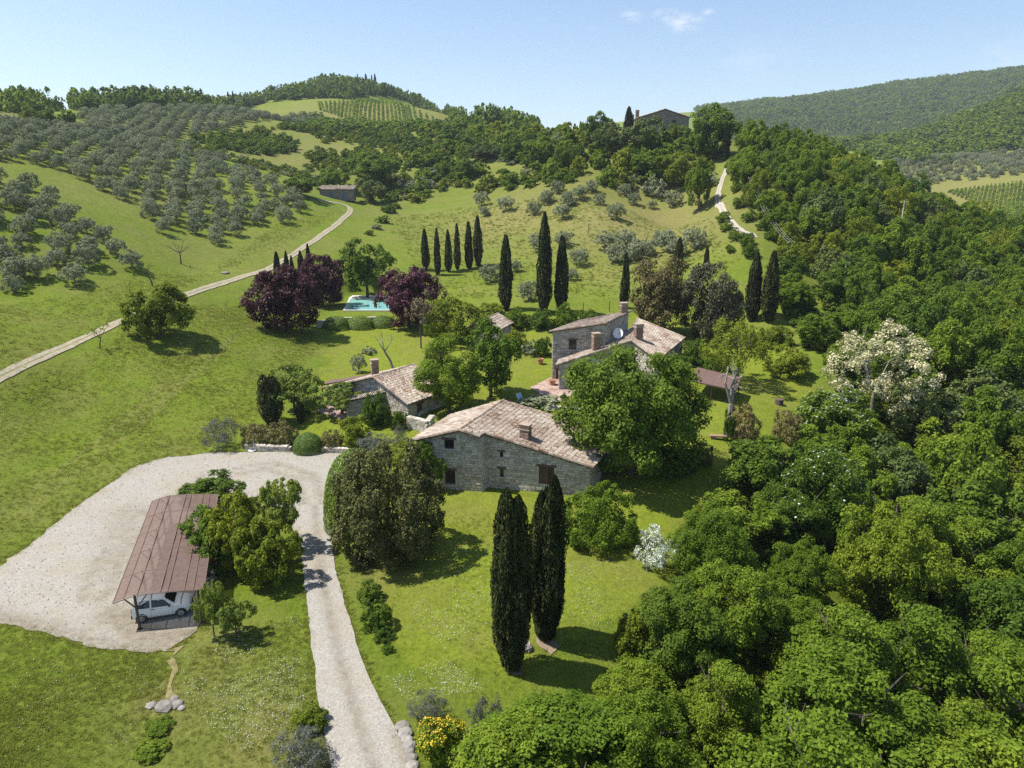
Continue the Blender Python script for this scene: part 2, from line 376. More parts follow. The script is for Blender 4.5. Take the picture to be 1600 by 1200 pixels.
for rut in ([(285, 600), (230, 650), (160, 705), (80, 765), (20, 810)], [(262, 598), (208, 645), (140, 700), (62, 758), (0, 800)], [(480, 470), (400, 500), (330, 560), (270, 610)]):
    R_ = [p_[:2] for p_ in gpoly(rut)]
    for a_, b_ in zip(R_[:-1], R_[1:]):
        t_ = np.clip(((VX[:, :2] - a_) @ (b_ - a_)) / ((b_ - a_) @ (b_ - a_)), 0, 1); dry[:] = np.maximum(dry, .42 * np.exp(-(np.linalg.norm(VX[:, :2] - (a_ + t_[:, None] * (b_ - a_)), axis=1) / .45) ** 2))
blob(wild, 380, 228, 26, .6); blob(wild, 470, 205, 30, .6); blob(dry, 400, 215, 30, .3)
LAWN_POLY = gpoly([(497, 600), (470, 700), (530, 720), (600, 1010), (760, 1070), (980, 960), (1080, 850), (1150, 760), (1240, 690), (1270, 600), (1190, 520), (1060, 480), (860, 500), (640, 495), (520, 512)])
lawn[inside(LAWN_POLY, VX[:, 0] + 2.5 * (vnoise(VX[:, 0] / 2.5, VX[:, 1] / 2.5, 31) - .5), VX[:, 1] + 2.5 * (vnoise(VX[:, 0] / 2.5, VX[:, 1] / 2.5, 32) - .5))] = 1
nT, nR = gt.shape
ii = np.arange(nT - 1)[:, None] * nR + np.arange(nR - 1)[None, :]
quads = np.stack([ii, ii + 1, ii + nR + 1, ii + nR], -1).reshape(-1, 4)
gm, N, L, B = nodes('grassland')
P = geo_pos(N)
def attr(n):
    a = N.new('ShaderNodeAttribute'); a.attribute_name = n; return a.outputs['Fac']
n1 = noise(N, L, 0.05, 5, 0.6, P); n2 = noise(N, L, 0.42, 6, 0.65, P); n3 = noise(N, L, 3.4, 6, 0.78, P); n4 = noise(N, L, 0.13, 6, 0.7, P)
c1 = ramp(N, ((0.3, (0.094, 0.143, 0.011)), (0.5, (0.127, 0.173, 0.016)), (0.72, (0.178, 0.198, 0.032)))); L.new(n1.outputs['Fac'], c1.inputs[0])
c2 = ramp(N, ((0.3, (0.097, 0.152, 0.012)), (0.55, (0.137, 0.183, 0.018)), (0.75, (0.194, 0.204, 0.042)))); L.new(n2.outputs['Fac'], c2.inputs[0])
c = mixc(N, L, 0.55, c1.outputs[0], c2.outputs[0])
c = mixc(N, L, attr('lawn'), c, mixc(N, L, n2.outputs['Fac'], (0.140, 0.187, 0.014), (0.200, 0.230, 0.026)))
c = mixc(N, L, attr('wild'), c, mixc(N, L, n2.outputs['Fac'], (0.095, 0.125, 0.02), (0.17, 0.17, 0.045)))
dn = N.new('ShaderNodeMath'); dn.operation = 'MULTIPLY_ADD'; L.new(n2.outputs['Fac'], dn.inputs[0]); dn.inputs[1].default_value = 0.9; dn.inputs[2].default_value = 0.55
dm = N.new('ShaderNodeMath'); dm.operation = 'MULTIPLY'; dm.use_clamp = True; L.new(attr('dry'), dm.inputs[0]); L.new(dn.outputs[0], dm.inputs[1])
c = mixc(N, L, dm.outputs[0], c, mixc(N, L, n3.outputs['Fac'], (0.16, 0.145, 0.05), (0.27, 0.225, 0.095)))
c3 = ramp(N, ((0.3, (0.68,) * 3), (0.7, (1.32,) * 3))); L.new(n3.outputs['Fac'], c3.inputs[0])
c = mixc(N, L, 1.0, c, c3.outputs[0], 'MULTIPLY')
r4 = ramp(N, ((0.44, (0, 0, 0)), (0.70, (.5,) * 3))); L.new(n4.outputs['Fac'], r4.inputs[0]); c = mixc(N, L, r4.outputs[0], c, (0.185, 0.165, 0.055))
r5 = ramp(N, ((0.34, (.62, .66, .6)), (0.56, (1.06,) * 3))); L.new(noise(N, L, 0.9, 5, 0.7, P).outputs['Fac'], r5.inputs[0]); c = mixc(N, L, .42, c, r5.outputs[0], 'MULTIPLY')
L.new(c, B.inputs['Base Color']); B.inputs['Roughness'].default_value = 0.95; B.inputs['Specular IOR Level'].default_value = 0.08
bump(N, L, n3.outputs['Fac'], 0.9, 0.25, B)
M['grass'] = gm
me = np_mesh('meadow_ground', VX, quads, gm, smooth=True)
for nme, arr in (('dry', dry), ('wild', wild), ('lawn', lawn)):
    a = me.attributes.new(nme, 'FLOAT', 'POINT'); a.data.foreach_set('value', arr.astype(np.float32))
ground = tag(link('meadow_ground', me), kind='structure')
mb = MB(); k0 = [(7 * math.sin(t), 7 * math.cos(t), float(HG[i, 0])) for i, t in enumerate(TH)]
mb.add(k0[:-1], [tuple(range(len(k0) - 1))]); o = mb.build('meadow_ground', gm); o['kind'] = 'structure'

# ------------------------------------------------------------------ sheets laid on the ground
def drape(name, poly, mat, lift=0.06, step=1.0, rough=0.12, kind='structure', parent=None, label=None, edge=0.35, worn=None):
    """a sheet with an uneven outline that follows the ground"""
    P2 = []
    n = len(poly)
    for i in range(n):
        a = np.array(poly[i][:2]); b = np.array(poly[(i + 1) % n][:2]); ln = np.linalg.norm(b - a); m = max(1, int(ln / edge))
        for k in range(m):
            p = a + (b - a) * k / m
            q = (vnoise(p[0] * 1.1, p[1] * 1.1, 11) - .5, vnoise(p[0] * 1.1 + 50, p[1] * 1.1, 12) - .5)
            q2 = (vnoise(p[0] * 5, p[1] * 5, 13) - .5, vnoise(p[0] * 5, p[1] * 5 + 70, 14) - .5)
            P2.append(p + rough * (2.2 * np.array(q, float) + 1.4 * np.array(q2, float)))
    P2 = np.array(P2); mn = P2.min(0); mx = P2.max(0)
    gx, gy = np.meshgrid(np.arange(mn[0], mx[0], step), np.arange(mn[1], mx[1], step)); gx = gx.ravel(); gy = gy.ravel()
    k = inside(P2, gx, gy); G = np.stack([gx[k], gy[k]], 1)
    if len(G):
        dd = np.min(((G[:, None, :] - P2[None, ::2]) ** 2).sum(-1), 1); G = G[dd > (0.5 * step) ** 2] if len(G) * len(P2) < 4e7 else G
    V = [Vector(p) for p in np.concatenate([P2, G])]
    nb = len(P2); r = geometry.delaunay_2d_cdt(V, [], [list(range(nb))], 1, 1e-4)
    vv = np.array([tuple(p) for p in r[0]]); z = H(vv[:, 0], vv[:, 1]) + lift
    me = bpy.data.meshes.new(name); me.from_pydata([(float(a), float(b), float(c)) for (a, b), c in zip(vv, z)], [], r[2]); me.materials.append(mat)
    if worn is not None:
        q = np.zeros(len(vv))
        for cl, off, wd, am in worn:
            cl = np.array([p[:2] for p in cl])
            for i in range(len(cl) - 1):
                a, b_ = cl[i], cl[i + 1]; t = np.clip(((vv - a) @ (b_ - a)) / ((b_ - a) @ (b_ - a)), 0, 1); dd = np.linalg.norm(vv - (a + t[:, None] * (b_ - a)), axis=1); q = np.maximum(q, am * np.exp(-((dd - off) / wd) ** 2))
        at = me.attributes.new('worn', 'FLOAT', 'POINT'); at.data.foreach_set('value', q.astype(np.float32))
    o = link(name, me, parent); tag(o, label, kind=kind); return o

def ribbon(name, cl, widths, mat, lift=0.06, kind='structure', n=7, rough=0.15):
    """a road along a centre line; the point attribute 'across' runs from -1 to 1"""
    cl = np.array([p[:2] for p in cl]); seg = np.hypot(*np.diff(cl, axis=0).T); s = np.concatenate([[0], np.cumsum(seg)])
    for _ in range(2):
        ss = np.linspace(0, s[-1], max(12, int(s[-1] / 0.9))); cc = np.stack([np.interp(ss, s, cl[:, 0]), np.interp(ss, s, cl[:, 1])], 1)
    ker = np.ones(9) / 9; pd = np.pad(cc, ((4, 4), (0, 0)), 'edge'); c2 = np.stack([np.convolve(pd[:, i], ker, 'valid') for i in (0, 1)], 1); c2[0] = cc[0]; c2[-1] = cc[-1]; cc = c2
    ww = np.interp(ss, s, widths); t = np.gradient(cc, axis=0); t /= np.linalg.norm(t, axis=1)[:, None]; nr = np.stack([t[:, 1], -t[:, 0]], 1)
    ac = np.linspace(-1, 1, n); V = []; A2 = []
    for i in range(len(cc)):
        for a in ac:
            w = ww[i] / 2 * (1 + rough * (float(vnoise(ss[i] * .8, a * 3 + 9, 21)) - .5) * 2 * (abs(a) > .9))
            p = cc[i] + nr[i] * a * w; V.append((p[0], p[1], float(H(p[0], p[1])) + lift)); A2.append(a)
    k = np.arange(len(cc) - 1)[:, None] * n + np.arange(n - 1)[None]; Q = np.stack([k, k + 1, k + n + 1, k + n], -1).reshape(-1, 4)
    me = np_mesh(name, V, Q, mat); a = me.attributes.new('across', 'FLOAT', 'POINT'); a.data.foreach_set('value', np.array(A2, np.float32))
    return tag(link(name, me), kind=kind), cc

def gravel_mat(name, a, b, stain, sc=1.0):
    m, N, L, B = nodes(name); P = geo_pos(N)
    v = N.new('ShaderNodeTexVoronoi'); v.inputs['Scale'].default_value = 9 * sc; L.new(P, v.inputs['Vector'])
    n1 = noise(N, L, 0.35, 6, 0.65, P); n2 = noise(N, L, 5 * sc, 5, 0.7, P)
    r = ramp(N, ((0.15, a), (0.85, b))); sep = N.new('ShaderNodeSeparateColor'); L.new(v.outputs['Color'], sep.inputs[0]); L.new(sep.outputs[0], r.inputs[0])
    rs = ramp(N, ((0.42, (0, 0, 0)), (0.75, (.75,) * 3))); L.new(n1.outputs['Fac'], rs.inputs[0])
    c = mixc(N, L, rs.outputs[0], r.outputs[0], stain)
    wa = N.new('ShaderNodeAttribute'); wa.attribute_name = 'worn'; wm = N.new('ShaderNodeMath'); wm.operation = 'MULTIPLY'; wm.use_clamp = True
    rw = ramp(N, ((0.3, (.25,) * 3), (0.65, (1.3,) * 3))); L.new(noise(N, L, 1.6, 6, 0.7, P).outputs['Fac'], rw.inputs[0]); L.new(wa.outputs['Fac'], wm.inputs[0]); L.new(rw.outputs[0], wm.inputs[1])
    c = mixc(N, L, wm.outputs[0], c, [x * .62 for x in stain])
    r2 = ramp(N, ((0.3, (0.68,) * 3), (0.7, (1.15,) * 3))); L.new(n2.outputs['Fac'], r2.inputs[0]); c = mixc(N, L, 1.0, c, r2.outputs[0], 'MULTIPLY')
    L.new(c, B.inputs['Base Color']); B.inputs['Roughness'].default_value = 0.95; B.inputs['Specular IOR Level'].default_value = 0.15
    bump(N, L, v.outputs['Distance'], 0.5, 0.025, B); return m
M['gravel'] = gravel_mat('white_gravel', (0.265, 0.248, 0.216), (0.365, 0.343, 0.302), (0.30, 0.252, 0.175), 1.9)
M['drive'] = gravel_mat('drive_gravel', (0.27, 0.253, 0.222), (0.37, 0.348, 0.308), (0.30, 0.258, 0.19), 1.9)
M['paving'] = gravel_mat('terracotta_paving', (0.28, 0.19, 0.15), (0.42, 0.31, 0.26), (0.38, 0.29, 0.24), 0.3)
def track_mat(name, rut, mid):
    m, N, L, B = nodes(name); P = geo_pos(N); a = N.new('ShaderNodeAttribute'); a.attribute_name = 'across'
    n2 = noise(N, L, 2.2, 5, 0.7, P); n1 = noise(N, L, 0.6, 4, 0.6, P)
    ab = N.new('ShaderNodeMath'); ab.operation = 'ABSOLUTE'; L.new(a.outputs['Fac'], ab.inputs[0])
    ad = N.new('ShaderNodeMath'); ad.operation = 'MULTIPLY_ADD'; L.new(n1.outputs['Fac'], ad.inputs[0]); ad.inputs[1].default_value = 0.5; L.new(ab.outputs[0], ad.inputs[2])
    r = ramp(N, ((0.30, (0, 0, 0)), (0.48, (1, 1, 1)), (1.0, (1, 1, 1)))); L.new(ad.outputs[0], r.inputs[0])
    c = mixc(N, L, r.outputs[0], mid, rut); r2 = ramp(N, ((0.3, (0.7,) * 3), (0.7, (1.2,) * 3))); L.new(n2.outputs['Fac'], r2.inputs[0])
    c = mixc(N, L, 1.0, c, r2.outputs[0], 'MULTIPLY'); L.new(c, B.inputs['Base Color']); B.inputs['Roughness'].default_value = 0.95
    B.inputs['Specular IOR Level'].default_value = 0.1; bump(N, L, n2.outputs['Fac'], 0.6, 0.1, B); return m
M['track'] = track_mat('farm_track', (0.33, 0.285, 0.21), (0.19, 0.19, 0.07))
M['lane'] = track_mat('white_lane', (0.36, 0.32, 0.27), (0.26, 0.235, 0.18))

YARD_PX = [(0, 885), (60, 842), (110, 800), (165, 760), (215, 728), (260, 715), (330, 708), (430, 706), (540, 709), (548, 712), (518, 745), (512, 800), (518, 850), (470, 850), (440, 800), (405, 775), (360, 790), (345, 860), (330, 930), (310, 985), (260, 1018), (170, 1018), (90, 995), (30, 980), (0, 975), (-60, 960), (-60, 915)]
YARD = gpoly(YARD_PX)
drape('gravel_yard', YARD, M['gravel'], 0.05, .6, 0.16, worn=[(gpoly([(492, 790), (478, 745), (420, 728), (330, 745), (240, 800), (170, 870), (150, 930)]), .75, .32, .7), (gpoly([(180, 960), (240, 1000), (300, 990)]), 0, 1.3, .9), (gpoly([(200, 800), (180, 900)]), 0, 1.6, .45), (gpoly([(-20, 960), (100, 990), (170, 1012), (255, 1010)]), 0, .8, .8)])
DRIVE = gpoly([(470, 790), (513, 790), (522, 880), (540, 950), (565, 1030), (590, 1090), (625, 1150), (650, 1215), (520, 1215), (508, 1150), (495, 1080), (486, 1000), (478, 930), (470, 860)])
drape('gravel_driveway', DRIVE, M['drive'], 0.075, .45, 0.05, worn=[(gpoly([(492, 780), (497, 860), (510, 940), (528, 1020), (550, 1100), (580, 1190), (590, 1230)]), 0, .3, .75), (gpoly([(625, 1140), (650, 1200)]), 0, .5, .8)])
TRACK_PX = [(-30, 606), (0, 590), (60, 560), (120, 535), (190, 503), (240, 482), (300, 458), (360, 438), (410, 425), (445, 406), (490, 377), (525, 352), (545, 335), (549, 325), (535, 318), (495, 312)]
tp = gpoly(TRACK_PX); drape_w = [1.4] * 16
TRACK, _ = ribbon('farm_track', tp, drape_w, M['track'], 0.09)
lp = gpoly([(1178, 372), (1163, 364), (1150, 354), (1136, 342), (1126, 326), (1121, 308), (1124, 290), (1131, 274), (1139, 258), (1141, 252)])
LANE, _ = ribbon('hill_lane', lp, [1.3] * 10, M['lane'], 0.12)
drape('brick_terrace', gpoly([(828, 606), (862, 590), (885, 598), (902, 612), (880, 630), (852, 622)]), M['paving'], 0.09, 0.8, 0.04)
drape('cottage_terrace', gpoly([(492, 643), (520, 632), (580, 640), (578, 652), (530, 655)]), M['paving'], 0.09, 0.8, 0.05)
drape('bare_soil', gpoly([(790, 1052), (800, 1038), (818, 1040), (812, 1056)]), M['soil'], 0.05, 0.8, 0.15)
drape('bare_soil', gpoly([(838, 1000), (850, 985), (872, 1012), (862, 1024), (846, 1014)]), M['soil'], 0.05, 0.8, 0.15)

drape('bare_path', gpoly([(262, 1016), (280, 1014), (272, 1040), (268, 1075), (272, 1103), (250, 1103), (258, 1060)]), track_mat('path_soil', (0.22, 0.19, 0.09), (0.22, 0.19, 0.09)), 0.04, 0.5, 0.4)
# ------------------------------------------------------------------ foliage
M['leaf'] = leaf_mat('green_leaf', (0.072, 0.128, 0.010), (0.225, 0.318, 0.032), 0.46, 0.55, 0.09)
M['leaf_deep'] = leaf_mat('deep_green_leaf', (0.054, 0.100, 0.010), (0.162, 0.245, 0.030), 0.42, 0.55, 0.09)
M['leaf_yellow'] = leaf_mat('yellow_green_leaf', (0.098, 0.142, 0.010), (0.270, 0.320, 0.032), 0.42, 0.55, 0.08)
M['leaf_blue'] = leaf_mat('blue_green_leaf', (0.070, 0.102, 0.024), (0.195, 0.245, 0.070), 0.32, 0.55, 0.1)
M['leaf_olive'] = leaf_mat('olive_leaf', (0.135, 0.158, 0.080), (0.37, 0.41, 0.245), 0.25, 0.6, 0.1)
M['leaf_pale'] = leaf_mat('pale_leaf', (0.17, 0.225, 0.035), (0.36, 0.44, 0.085), 0.5, 0.5, 0.14)
M['leaf_fresh'] = leaf_mat('fresh_leaf', (0.082, 0.138, 0.010), (0.248, 0.330, 0.032), 0.48, 0.55, 0.08)
M['leaf_holm'] = leaf_mat('holm_leaf', (0.062, 0.058, 0.018), (0.215, 0.170, 0.062), 0.2, 0.5, 0.14)
M['leaf_holm_grey'] = leaf_mat('holm_grey_leaf', (0.046, 0.050, 0.022), (0.145, 0.136, 0.072), 0.2, 0.5, 0.14)
M['leaf_cypress'] = leaf_mat('cypress_leaf', (0.015, 0.024, 0.008), (0.070, 0.082, 0.024), 0.1, 0.7, 0.1)
M['leaf_plum'] = leaf_mat('purple_leaf', (0.030, 0.009, 0.013), (0.125, 0.038, 0.048), 0.28, 0.5, 0.2)
M['leaf_laurel'] = leaf_mat('laurel_leaf', (0.056, 0.066, 0.016), (0.172, 0.172, 0.052), 0.2, 0.5, 0.14)
M['leaf_bronze'] = leaf_mat('bronze_leaf', (0.12, 0.105, 0.03), (0.30, 0.26, 0.085), 0.22)
M['leaf_grey'] = leaf_mat('grey_leaf', (0.055, 0.065, 0.05), (0.15, 0.165, 0.125), 0.15)
M['leaf_topiary'] = leaf_mat('clipped_leaf', (0.066, 0.120, 0.012), (0.165, 0.255, 0.032), 0.2)
M['blossom'] = leaf_mat('cream_blossom', (0.14, 0.17, 0.04), (0.68, 0.63, 0.40), 0.3, 0.7)
M['white_blossom'] = leaf_mat('white_blossom', (0.5, 0.52, 0.44), (0.78, 0.78, 0.70), 0.3, 0.7)
M['white_leaf'] = leaf_mat('white_flowering_leaf', (0.10, 0.16, 0.05), (0.80, 0.82, 0.74), 0.3, 0.7)
M['yellow_blossom'] = leaf_mat('yellow_blossom', (0.48, 0.32, 0.01), (0.70, 0.50, 0.03), 0.2, 0.7)
M['dry_twig'] = leaf_mat('dry_foliage', (0.14, 0.105, 0.055), (0.33, 0.26, 0.15), 0.15, 0.8)

def unit(v): return v / (np.linalg.norm(v, axis=-1, keepdims=True) + 1e-9)

def leaves_from(pos, nrm, size, rng, aspect=0.55, updir=None):
    n = len(pos)
    ref = rng.normal(size=(n, 3)) if updir is None else updir + rng.normal(size=(n, 3)) * 0.25
    t = unit(ref - (ref * nrm).sum(1, keepdims=True) * nrm); b = np.cross(nrm, t)
    s = size * rng.uniform(0.65, 1.3, (n, 1))
    V = np.stack([pos - t * s * .5, pos + b * s * aspect * .5 + nrm * s * .06, pos + t * s * .5, pos - b * s * aspect * .5 + nrm * s * .06], 1).reshape(-1, 3)
    Q = np.arange(n * 4, dtype=np.int32).reshape(-1, 4)
    return V, Q

def crown(name, seed, mat, R=1.0, Ht=1.0, nlobe=12, nsub=12, nleaf=6000, leaf=0.08, base=0.2, lobe=0.42, reach=0.62, flat=0.4, rag=1.0, aspect=0.6, trail=0.0, core=0.12, even=(0.75, 1.2), spreadt=0.2):
    """leaf-sized faces spread over clumps that sit on big lobes; fills radius R and height base..Ht"""
    rng = np.random.default_rng(seed)
    rz = (Ht - base) / 2; zc = base + rz; ax = np.array((R, R, rz))
    i = np.arange(nlobe) + .5; ph = np.arccos(1 - 2 * i / nlobe * 0.93); th = math.pi * (1 + 5 ** .5) * i
    D = np.stack([np.cos(th) * np.sin(ph), np.sin(th) * np.sin(ph), np.cos(ph)], 1) + rng.normal(size=(nlobe, 3)) * 0.18
    D = unit(D); LC = D * ax * (reach * rng.uniform(*even, (nlobe, 1))); lr = lobe * rng.uniform(0.7, 1.25, nlobe)
    sd = unit(rng.normal(size=(nlobe, nsub, 3)) + D[:, None, :] * 0.9 + np.array((0, 0, flat * .6)))
    SC = LC[:, None, :] + sd * (ax * lr[:, None])[:, None, :] * rng.uniform(0.62, 1.0 * rag, (nlobe, nsub, 1))
    SC = SC.reshape(-1, 3); sr = np.repeat(lr, nsub) * rng.uniform(0.34, 0.56, nlobe * nsub); st = rng.normal(0, 0.13, len(SC))
    w = sr ** 2; k = rng.choice(len(SC), nleaf, p=w / w.sum())
    d = unit(rng.normal(size=(nleaf, 3)) + unit(SC[k] / ax) * 0.9 + np.array((0, 0, flat)))
    pos = SC[k] + d * (sr[k][:, None] * ax) * rng.uniform(0.45, 1.05, (nleaf, 1))
    if trail: pos[:, 2] -= trail * rng.uniform(0, 1, nleaf) ** 2 * Ht
    nr = unit(d * .75 + rng.normal(size=(nleaf, 3)) * .42 + np.array((0, 0, .5)))
    nc = int(nleaf * core)
    if nc:
        pos[:nc] = unit(rng.normal(size=(nc, 3))) * ax * (reach * .88) * np.sqrt(rng.uniform(.25, 1, (nc, 1)))
        big = np.where(np.arange(nleaf) < nc, 1.4, 1.0)[:, None] * leaf
    else: big = leaf
    V, Q = leaves_from(pos, nr, big, rng, aspect)
    V += np.array((0, 0, zc))
    q = np.quantile(np.abs(V[:, 0]), .985), np.quantile(np.abs(V[:, 1]), .985); V[:, 0] *= R / q[0]; V[:, 1] *= R / q[1]
    z0, z1 = np.quantile(V[:, 2], (.006, .998)); u_ = np.clip((V[:, 2] - z0) / (z1 - z0), 0, 1.05); V[:, 2] = np.maximum(base + (u_ ** 1.2 if base == 0 else u_) * (Ht - base), 0.0)
    tt = np.clip((.42 if spreadt < .3 else .5) + st[k] + rng.normal(0, spreadt, nleaf), 0, 1)
    return np_mesh(name, V, Q, mat, np.repeat(tt, 4))

def column(name, seed, mat, W=1.0, Ht=6.0, spires=1, nleaf=4000, leaf=0.25, spread=0.0, kind='flame', base=0.02):
    rng = np.random.default_rng(seed); P = []; NR = []; TT = []
    for s in range(spires):
        a = 6.2832 * s / spires + rng.uniform(-.3, .3); off = np.array((math.cos(a), math.sin(a))) * spread * W * (0 if spires == 1 else rng.uniform(.8, 1.1))
        hh = Ht * (1 if s == 0 else rng.uniform(.84, .985)); m = nleaf // spires
        t = rng.beta(1.15, 1.25, m)
        if kind == 'flame': pr = np.minimum(1, .42 + t * 3.2) * np.clip(1.08 - t ** 2.1, 0, 1) ** .75
        elif kind == 'barrel': pr = np.minimum(1, .5 + t * 1.9) * np.clip(1.02 - t ** 5.0, 0, 1) ** .75
        else: pr = np.minimum(1, .3 + t * 4) * np.clip(1.02 - t ** 1.25, 0, 1) ** .85
        th = rng.uniform(0, 6.2832, m); rw = W * (1 if spires == 1 else (1 - spread * .86))
        lump = 0.66 + 0.5 * vnoise(th * 2.2 + 40 * s, t * Ht * .8, seed) + .26 * (vnoise(th * 6 + 9, t * Ht * 3, seed + 1) - .5)
        r = rw * pr * lump * np.sqrt(rng.uniform(.62, 1, m))
        o = np.stack([np.cos(th), np.sin(th), np.zeros(m)], 1)
        p = o * r[:, None] + np.stack([np.full(m, off[0]) * np.minimum(1, .35 + t * 2.2), np.full(m, off[1]) * np.minimum(1, .35 + t * 2.2), base * Ht + t * (hh - base * Ht)], 1)
        P.append(p); NR.append(unit(o + rng.normal(size=(m, 3)) * .45)); TT.append(np.clip((lump - .95) * 1.6 + .42 + rng.normal(0, .2, m), 0, 1))
    P = np.concatenate(P); NR = np.concatenate(NR); V, Q = leaves_from(P, NR, leaf, rng, .38, np.array((0, 0, 1.0)))
    q = np.quantile(np.hypot(V[:, 0], V[:, 1]), .985); V[:, :2] *= W / q
    return np_mesh(name, V, Q, mat, np.repeat(np.concatenate(TT), 4))

def limbs(name, seed, mat, R, Ht, base, trunk_r, nl=6, lean=0.0, gnarl=0.12, sub=2, tips=0.86):
    rng = np.random.default_rng(seed); mb = MB(); top = np.array((lean, 0, base + (Ht - base) * .12))
    mb.tube([(0, 0, -.25), (lean * .3, 0, base * .5), top], [trunk_r * 1.25, trunk_r, trunk_r * .8], 7)
    for i in range(nl):
        a = 6.2832 * (i + rng.uniform(-.3, .3)) / nl; e = rng.uniform(.25, .95)
        end = np.array((math.cos(a) * R * .75 * (1.1 - e * .6) + lean, math.sin(a) * R * .75 * (1.1 - e * .6), base + (Ht - base) * tips * (.35 + .65 * e)))
        mid = top * .5 + end * .5 + rng.normal(size=3) * gnarl * R + np.array((0, 0, (Ht - base) * .05))
        mb.tube([top, mid, end], [trunk_r * .55, trunk_r * .34, trunk_r * .1], 5)
        for j in range(sub):
            f = rng.uniform(.35, .8); q = mid * (1 - f) + end * f; e2 = q + unit(rng.normal(size=3) + np.array((0, 0, .5))) * R * .42
            mb.tube([q, e2], [trunk_r * .22, trunk_r * .05], 4, cap=False)
    return mb.mesh(name, mat)

# one set of meshes per kind; every mesh is one metre in radius and stands on z = 0 with its own height
LIB = {}
def lib(key, name, h, base, crowns, trunk_mat='bark', trunk_r=.06, nl=6, **kw):
    LIB[key] = dict(name=name, h=h, base=base, crowns=crowns, trunks=[limbs('trunk', 500 + len(LIB) * 7 + i, M[trunk_mat], 1, h, max(base, .12), trunk_r, nl, **kw) for i in range(min(2, len(crowns)))])

def C(n, mat, seed, **k): return [crown('crown', seed + 13 * i, M[mat], **k) for i in range(n)]
lib('near', 'broadleaf_tree', 2.1, .45, C(2, 'leaf', 11, Ht=2.1, base=.3, nlobe=17, nsub=15, nleaf=30000, leaf=.056, lobe=.40, reach=.66, rag=1.1))
lib('near_deep', 'broadleaf_tree', 2.0, .4, C(1, 'leaf_deep', 21, Ht=2.0, base=.3, nlobe=15, nsub=14, nleaf=26000, leaf=.058, lobe=.40, reach=.64, rag=1.08))
lib('near_yellow', 'broadleaf_tree', 2.0, .4, C(1, 'leaf_fresh', 31, Ht=2.0, base=.3, nlobe=16, nsub=13, nleaf=26000, leaf=.056, lobe=.40, reach=.66, rag=1.1))
lib('mid', 'broadleaf_tree', 2.0, .35, C(2, 'leaf', 41, Ht=2.0, base=.2, nlobe=13, nsub=12, nleaf=10000, leaf=.10, lobe=.43, reach=.66, rag=1.08))
lib('mid_deep', 'broadleaf_tree', 1.9, .35, C(2, 'leaf_deep', 51, Ht=1.9, base=.2, nlobe=13, nsub=12, nleaf=10000, leaf=.10, lobe=.43, reach=.64, rag=1.05))
lib('mid_yellow', 'broadleaf_tree', 1.9, .3, C(1, 'leaf_yellow', 61, Ht=1.9, base=.15, nlobe=13, nsub=12, nleaf=9000, leaf=.10, lobe=.43, reach=.66))
lib('mid_blue', 'broadleaf_tree', 1.9, .3, C(1, 'leaf_blue', 71, Ht=1.9, base=.15, nlobe=13, nsub=12, nleaf=9000, leaf=.10, lobe=.43, reach=.66))
lib('big', 'spreading_tree', 1.75, .3, C(1, 'leaf_deep', 81, Ht=1.75, base=.12, nlobe=22, nsub=16, nleaf=42000, leaf=.046, lobe=.36, reach=.70, rag=1.08, even=(.9, 1.08)), trunk_r=.05)
lib('walnut', 'meadow_tree', 1.5, .2, C(1, 'leaf_yellow', 91, Ht=1.5, base=.16, nlobe=13, nsub=12, nleaf=11000, leaf=.092, lobe=.40, reach=.66, rag=1.06))
lib('fruit', 'fruit_tree', 1.6, .5, C(1, 'leaf_pale', 101, Ht=1.6, base=.5, nlobe=11, nsub=9, nleaf=7500, leaf=.085, lobe=.34, reach=.72, rag=1.15), trunk_r=.045, nl=7)
lib('plum', 'plum_tree', 1.75, .2, C(2, 'leaf_plum', 111, Ht=1.75, base=.1, nlobe=20, nsub=13, nleaf=16000, leaf=.074, lobe=.38, reach=.66, even=(.85, 1.12)))
lib('holm', 'holm_oak', 1.7, .1, C(1, 'leaf_holm', 121, Ht=1.7, base=.03, nlobe=18, nsub=14, nleaf=16000, leaf=.066, lobe=.36, reach=.70))
lib('holm_grey', 'holm_oak', 1.7, .1, C(1, 'leaf_holm_grey', 131, Ht=1.7, base=.03, nlobe=18, nsub=14, nleaf=16000, leaf=.066, lobe=.36, reach=.70))
lib('olive', 'olive_tree', 1.75, .3, C(4, 'leaf_olive', 141, Ht=1.75, base=.22, nlobe=15, nsub=11, nleaf=5200, leaf=.105, lobe=.36, reach=.68, aspect=.45, rag=1.06), 'grey_bark', .075, 4)
lib('acacia', 'acacia_tree', 2.0, .55, C(1, 'blossom', 151, Ht=2.0, base=.35, nlobe=20, nsub=10, nleaf=9500, leaf=.052, lobe=.26, reach=.76, rag=1.35, spreadt=.36, core=0), 'grey_bark', .032, 7)
lib('weeping', 'weeping_tree', 2.2, .6, C(1, 'leaf_yellow', 161, Ht=2.2, base=.35, nlobe=14, nsub=9, nleaf=5500, leaf=.09, lobe=.27, reach=.72, rag=1.2, aspect=.35, trail=.14), 'bark', .05, 7)
def shrub(key, name, mat, seed, n=1, Ht=1.5, nleaf=7000, leaf=.07, **k):
    k = {**dict(nlobe=13, nsub=12, lobe=.4, reach=.6, base=.0), **k}
    LIB[key] = dict(name=name, h=Ht, base=0, crowns=C(n, mat, seed, Ht=Ht, nleaf=nleaf, leaf=leaf, **k), trunks=None)
shrub('laurel', 'laurel_bush', 'leaf_laurel', 201, Ht=1.75, nleaf=40000, leaf=.046, nlobe=60, nsub=12, lobe=.22, reach=.80, rag=.98, even=(.98, 1.03))
shrub('round_bush', 'round_bush', 'leaf', 211, Ht=1.4, nleaf=18000, leaf=.056, nlobe=34, lobe=.26, reach=.78, even=(.9, 1.06))
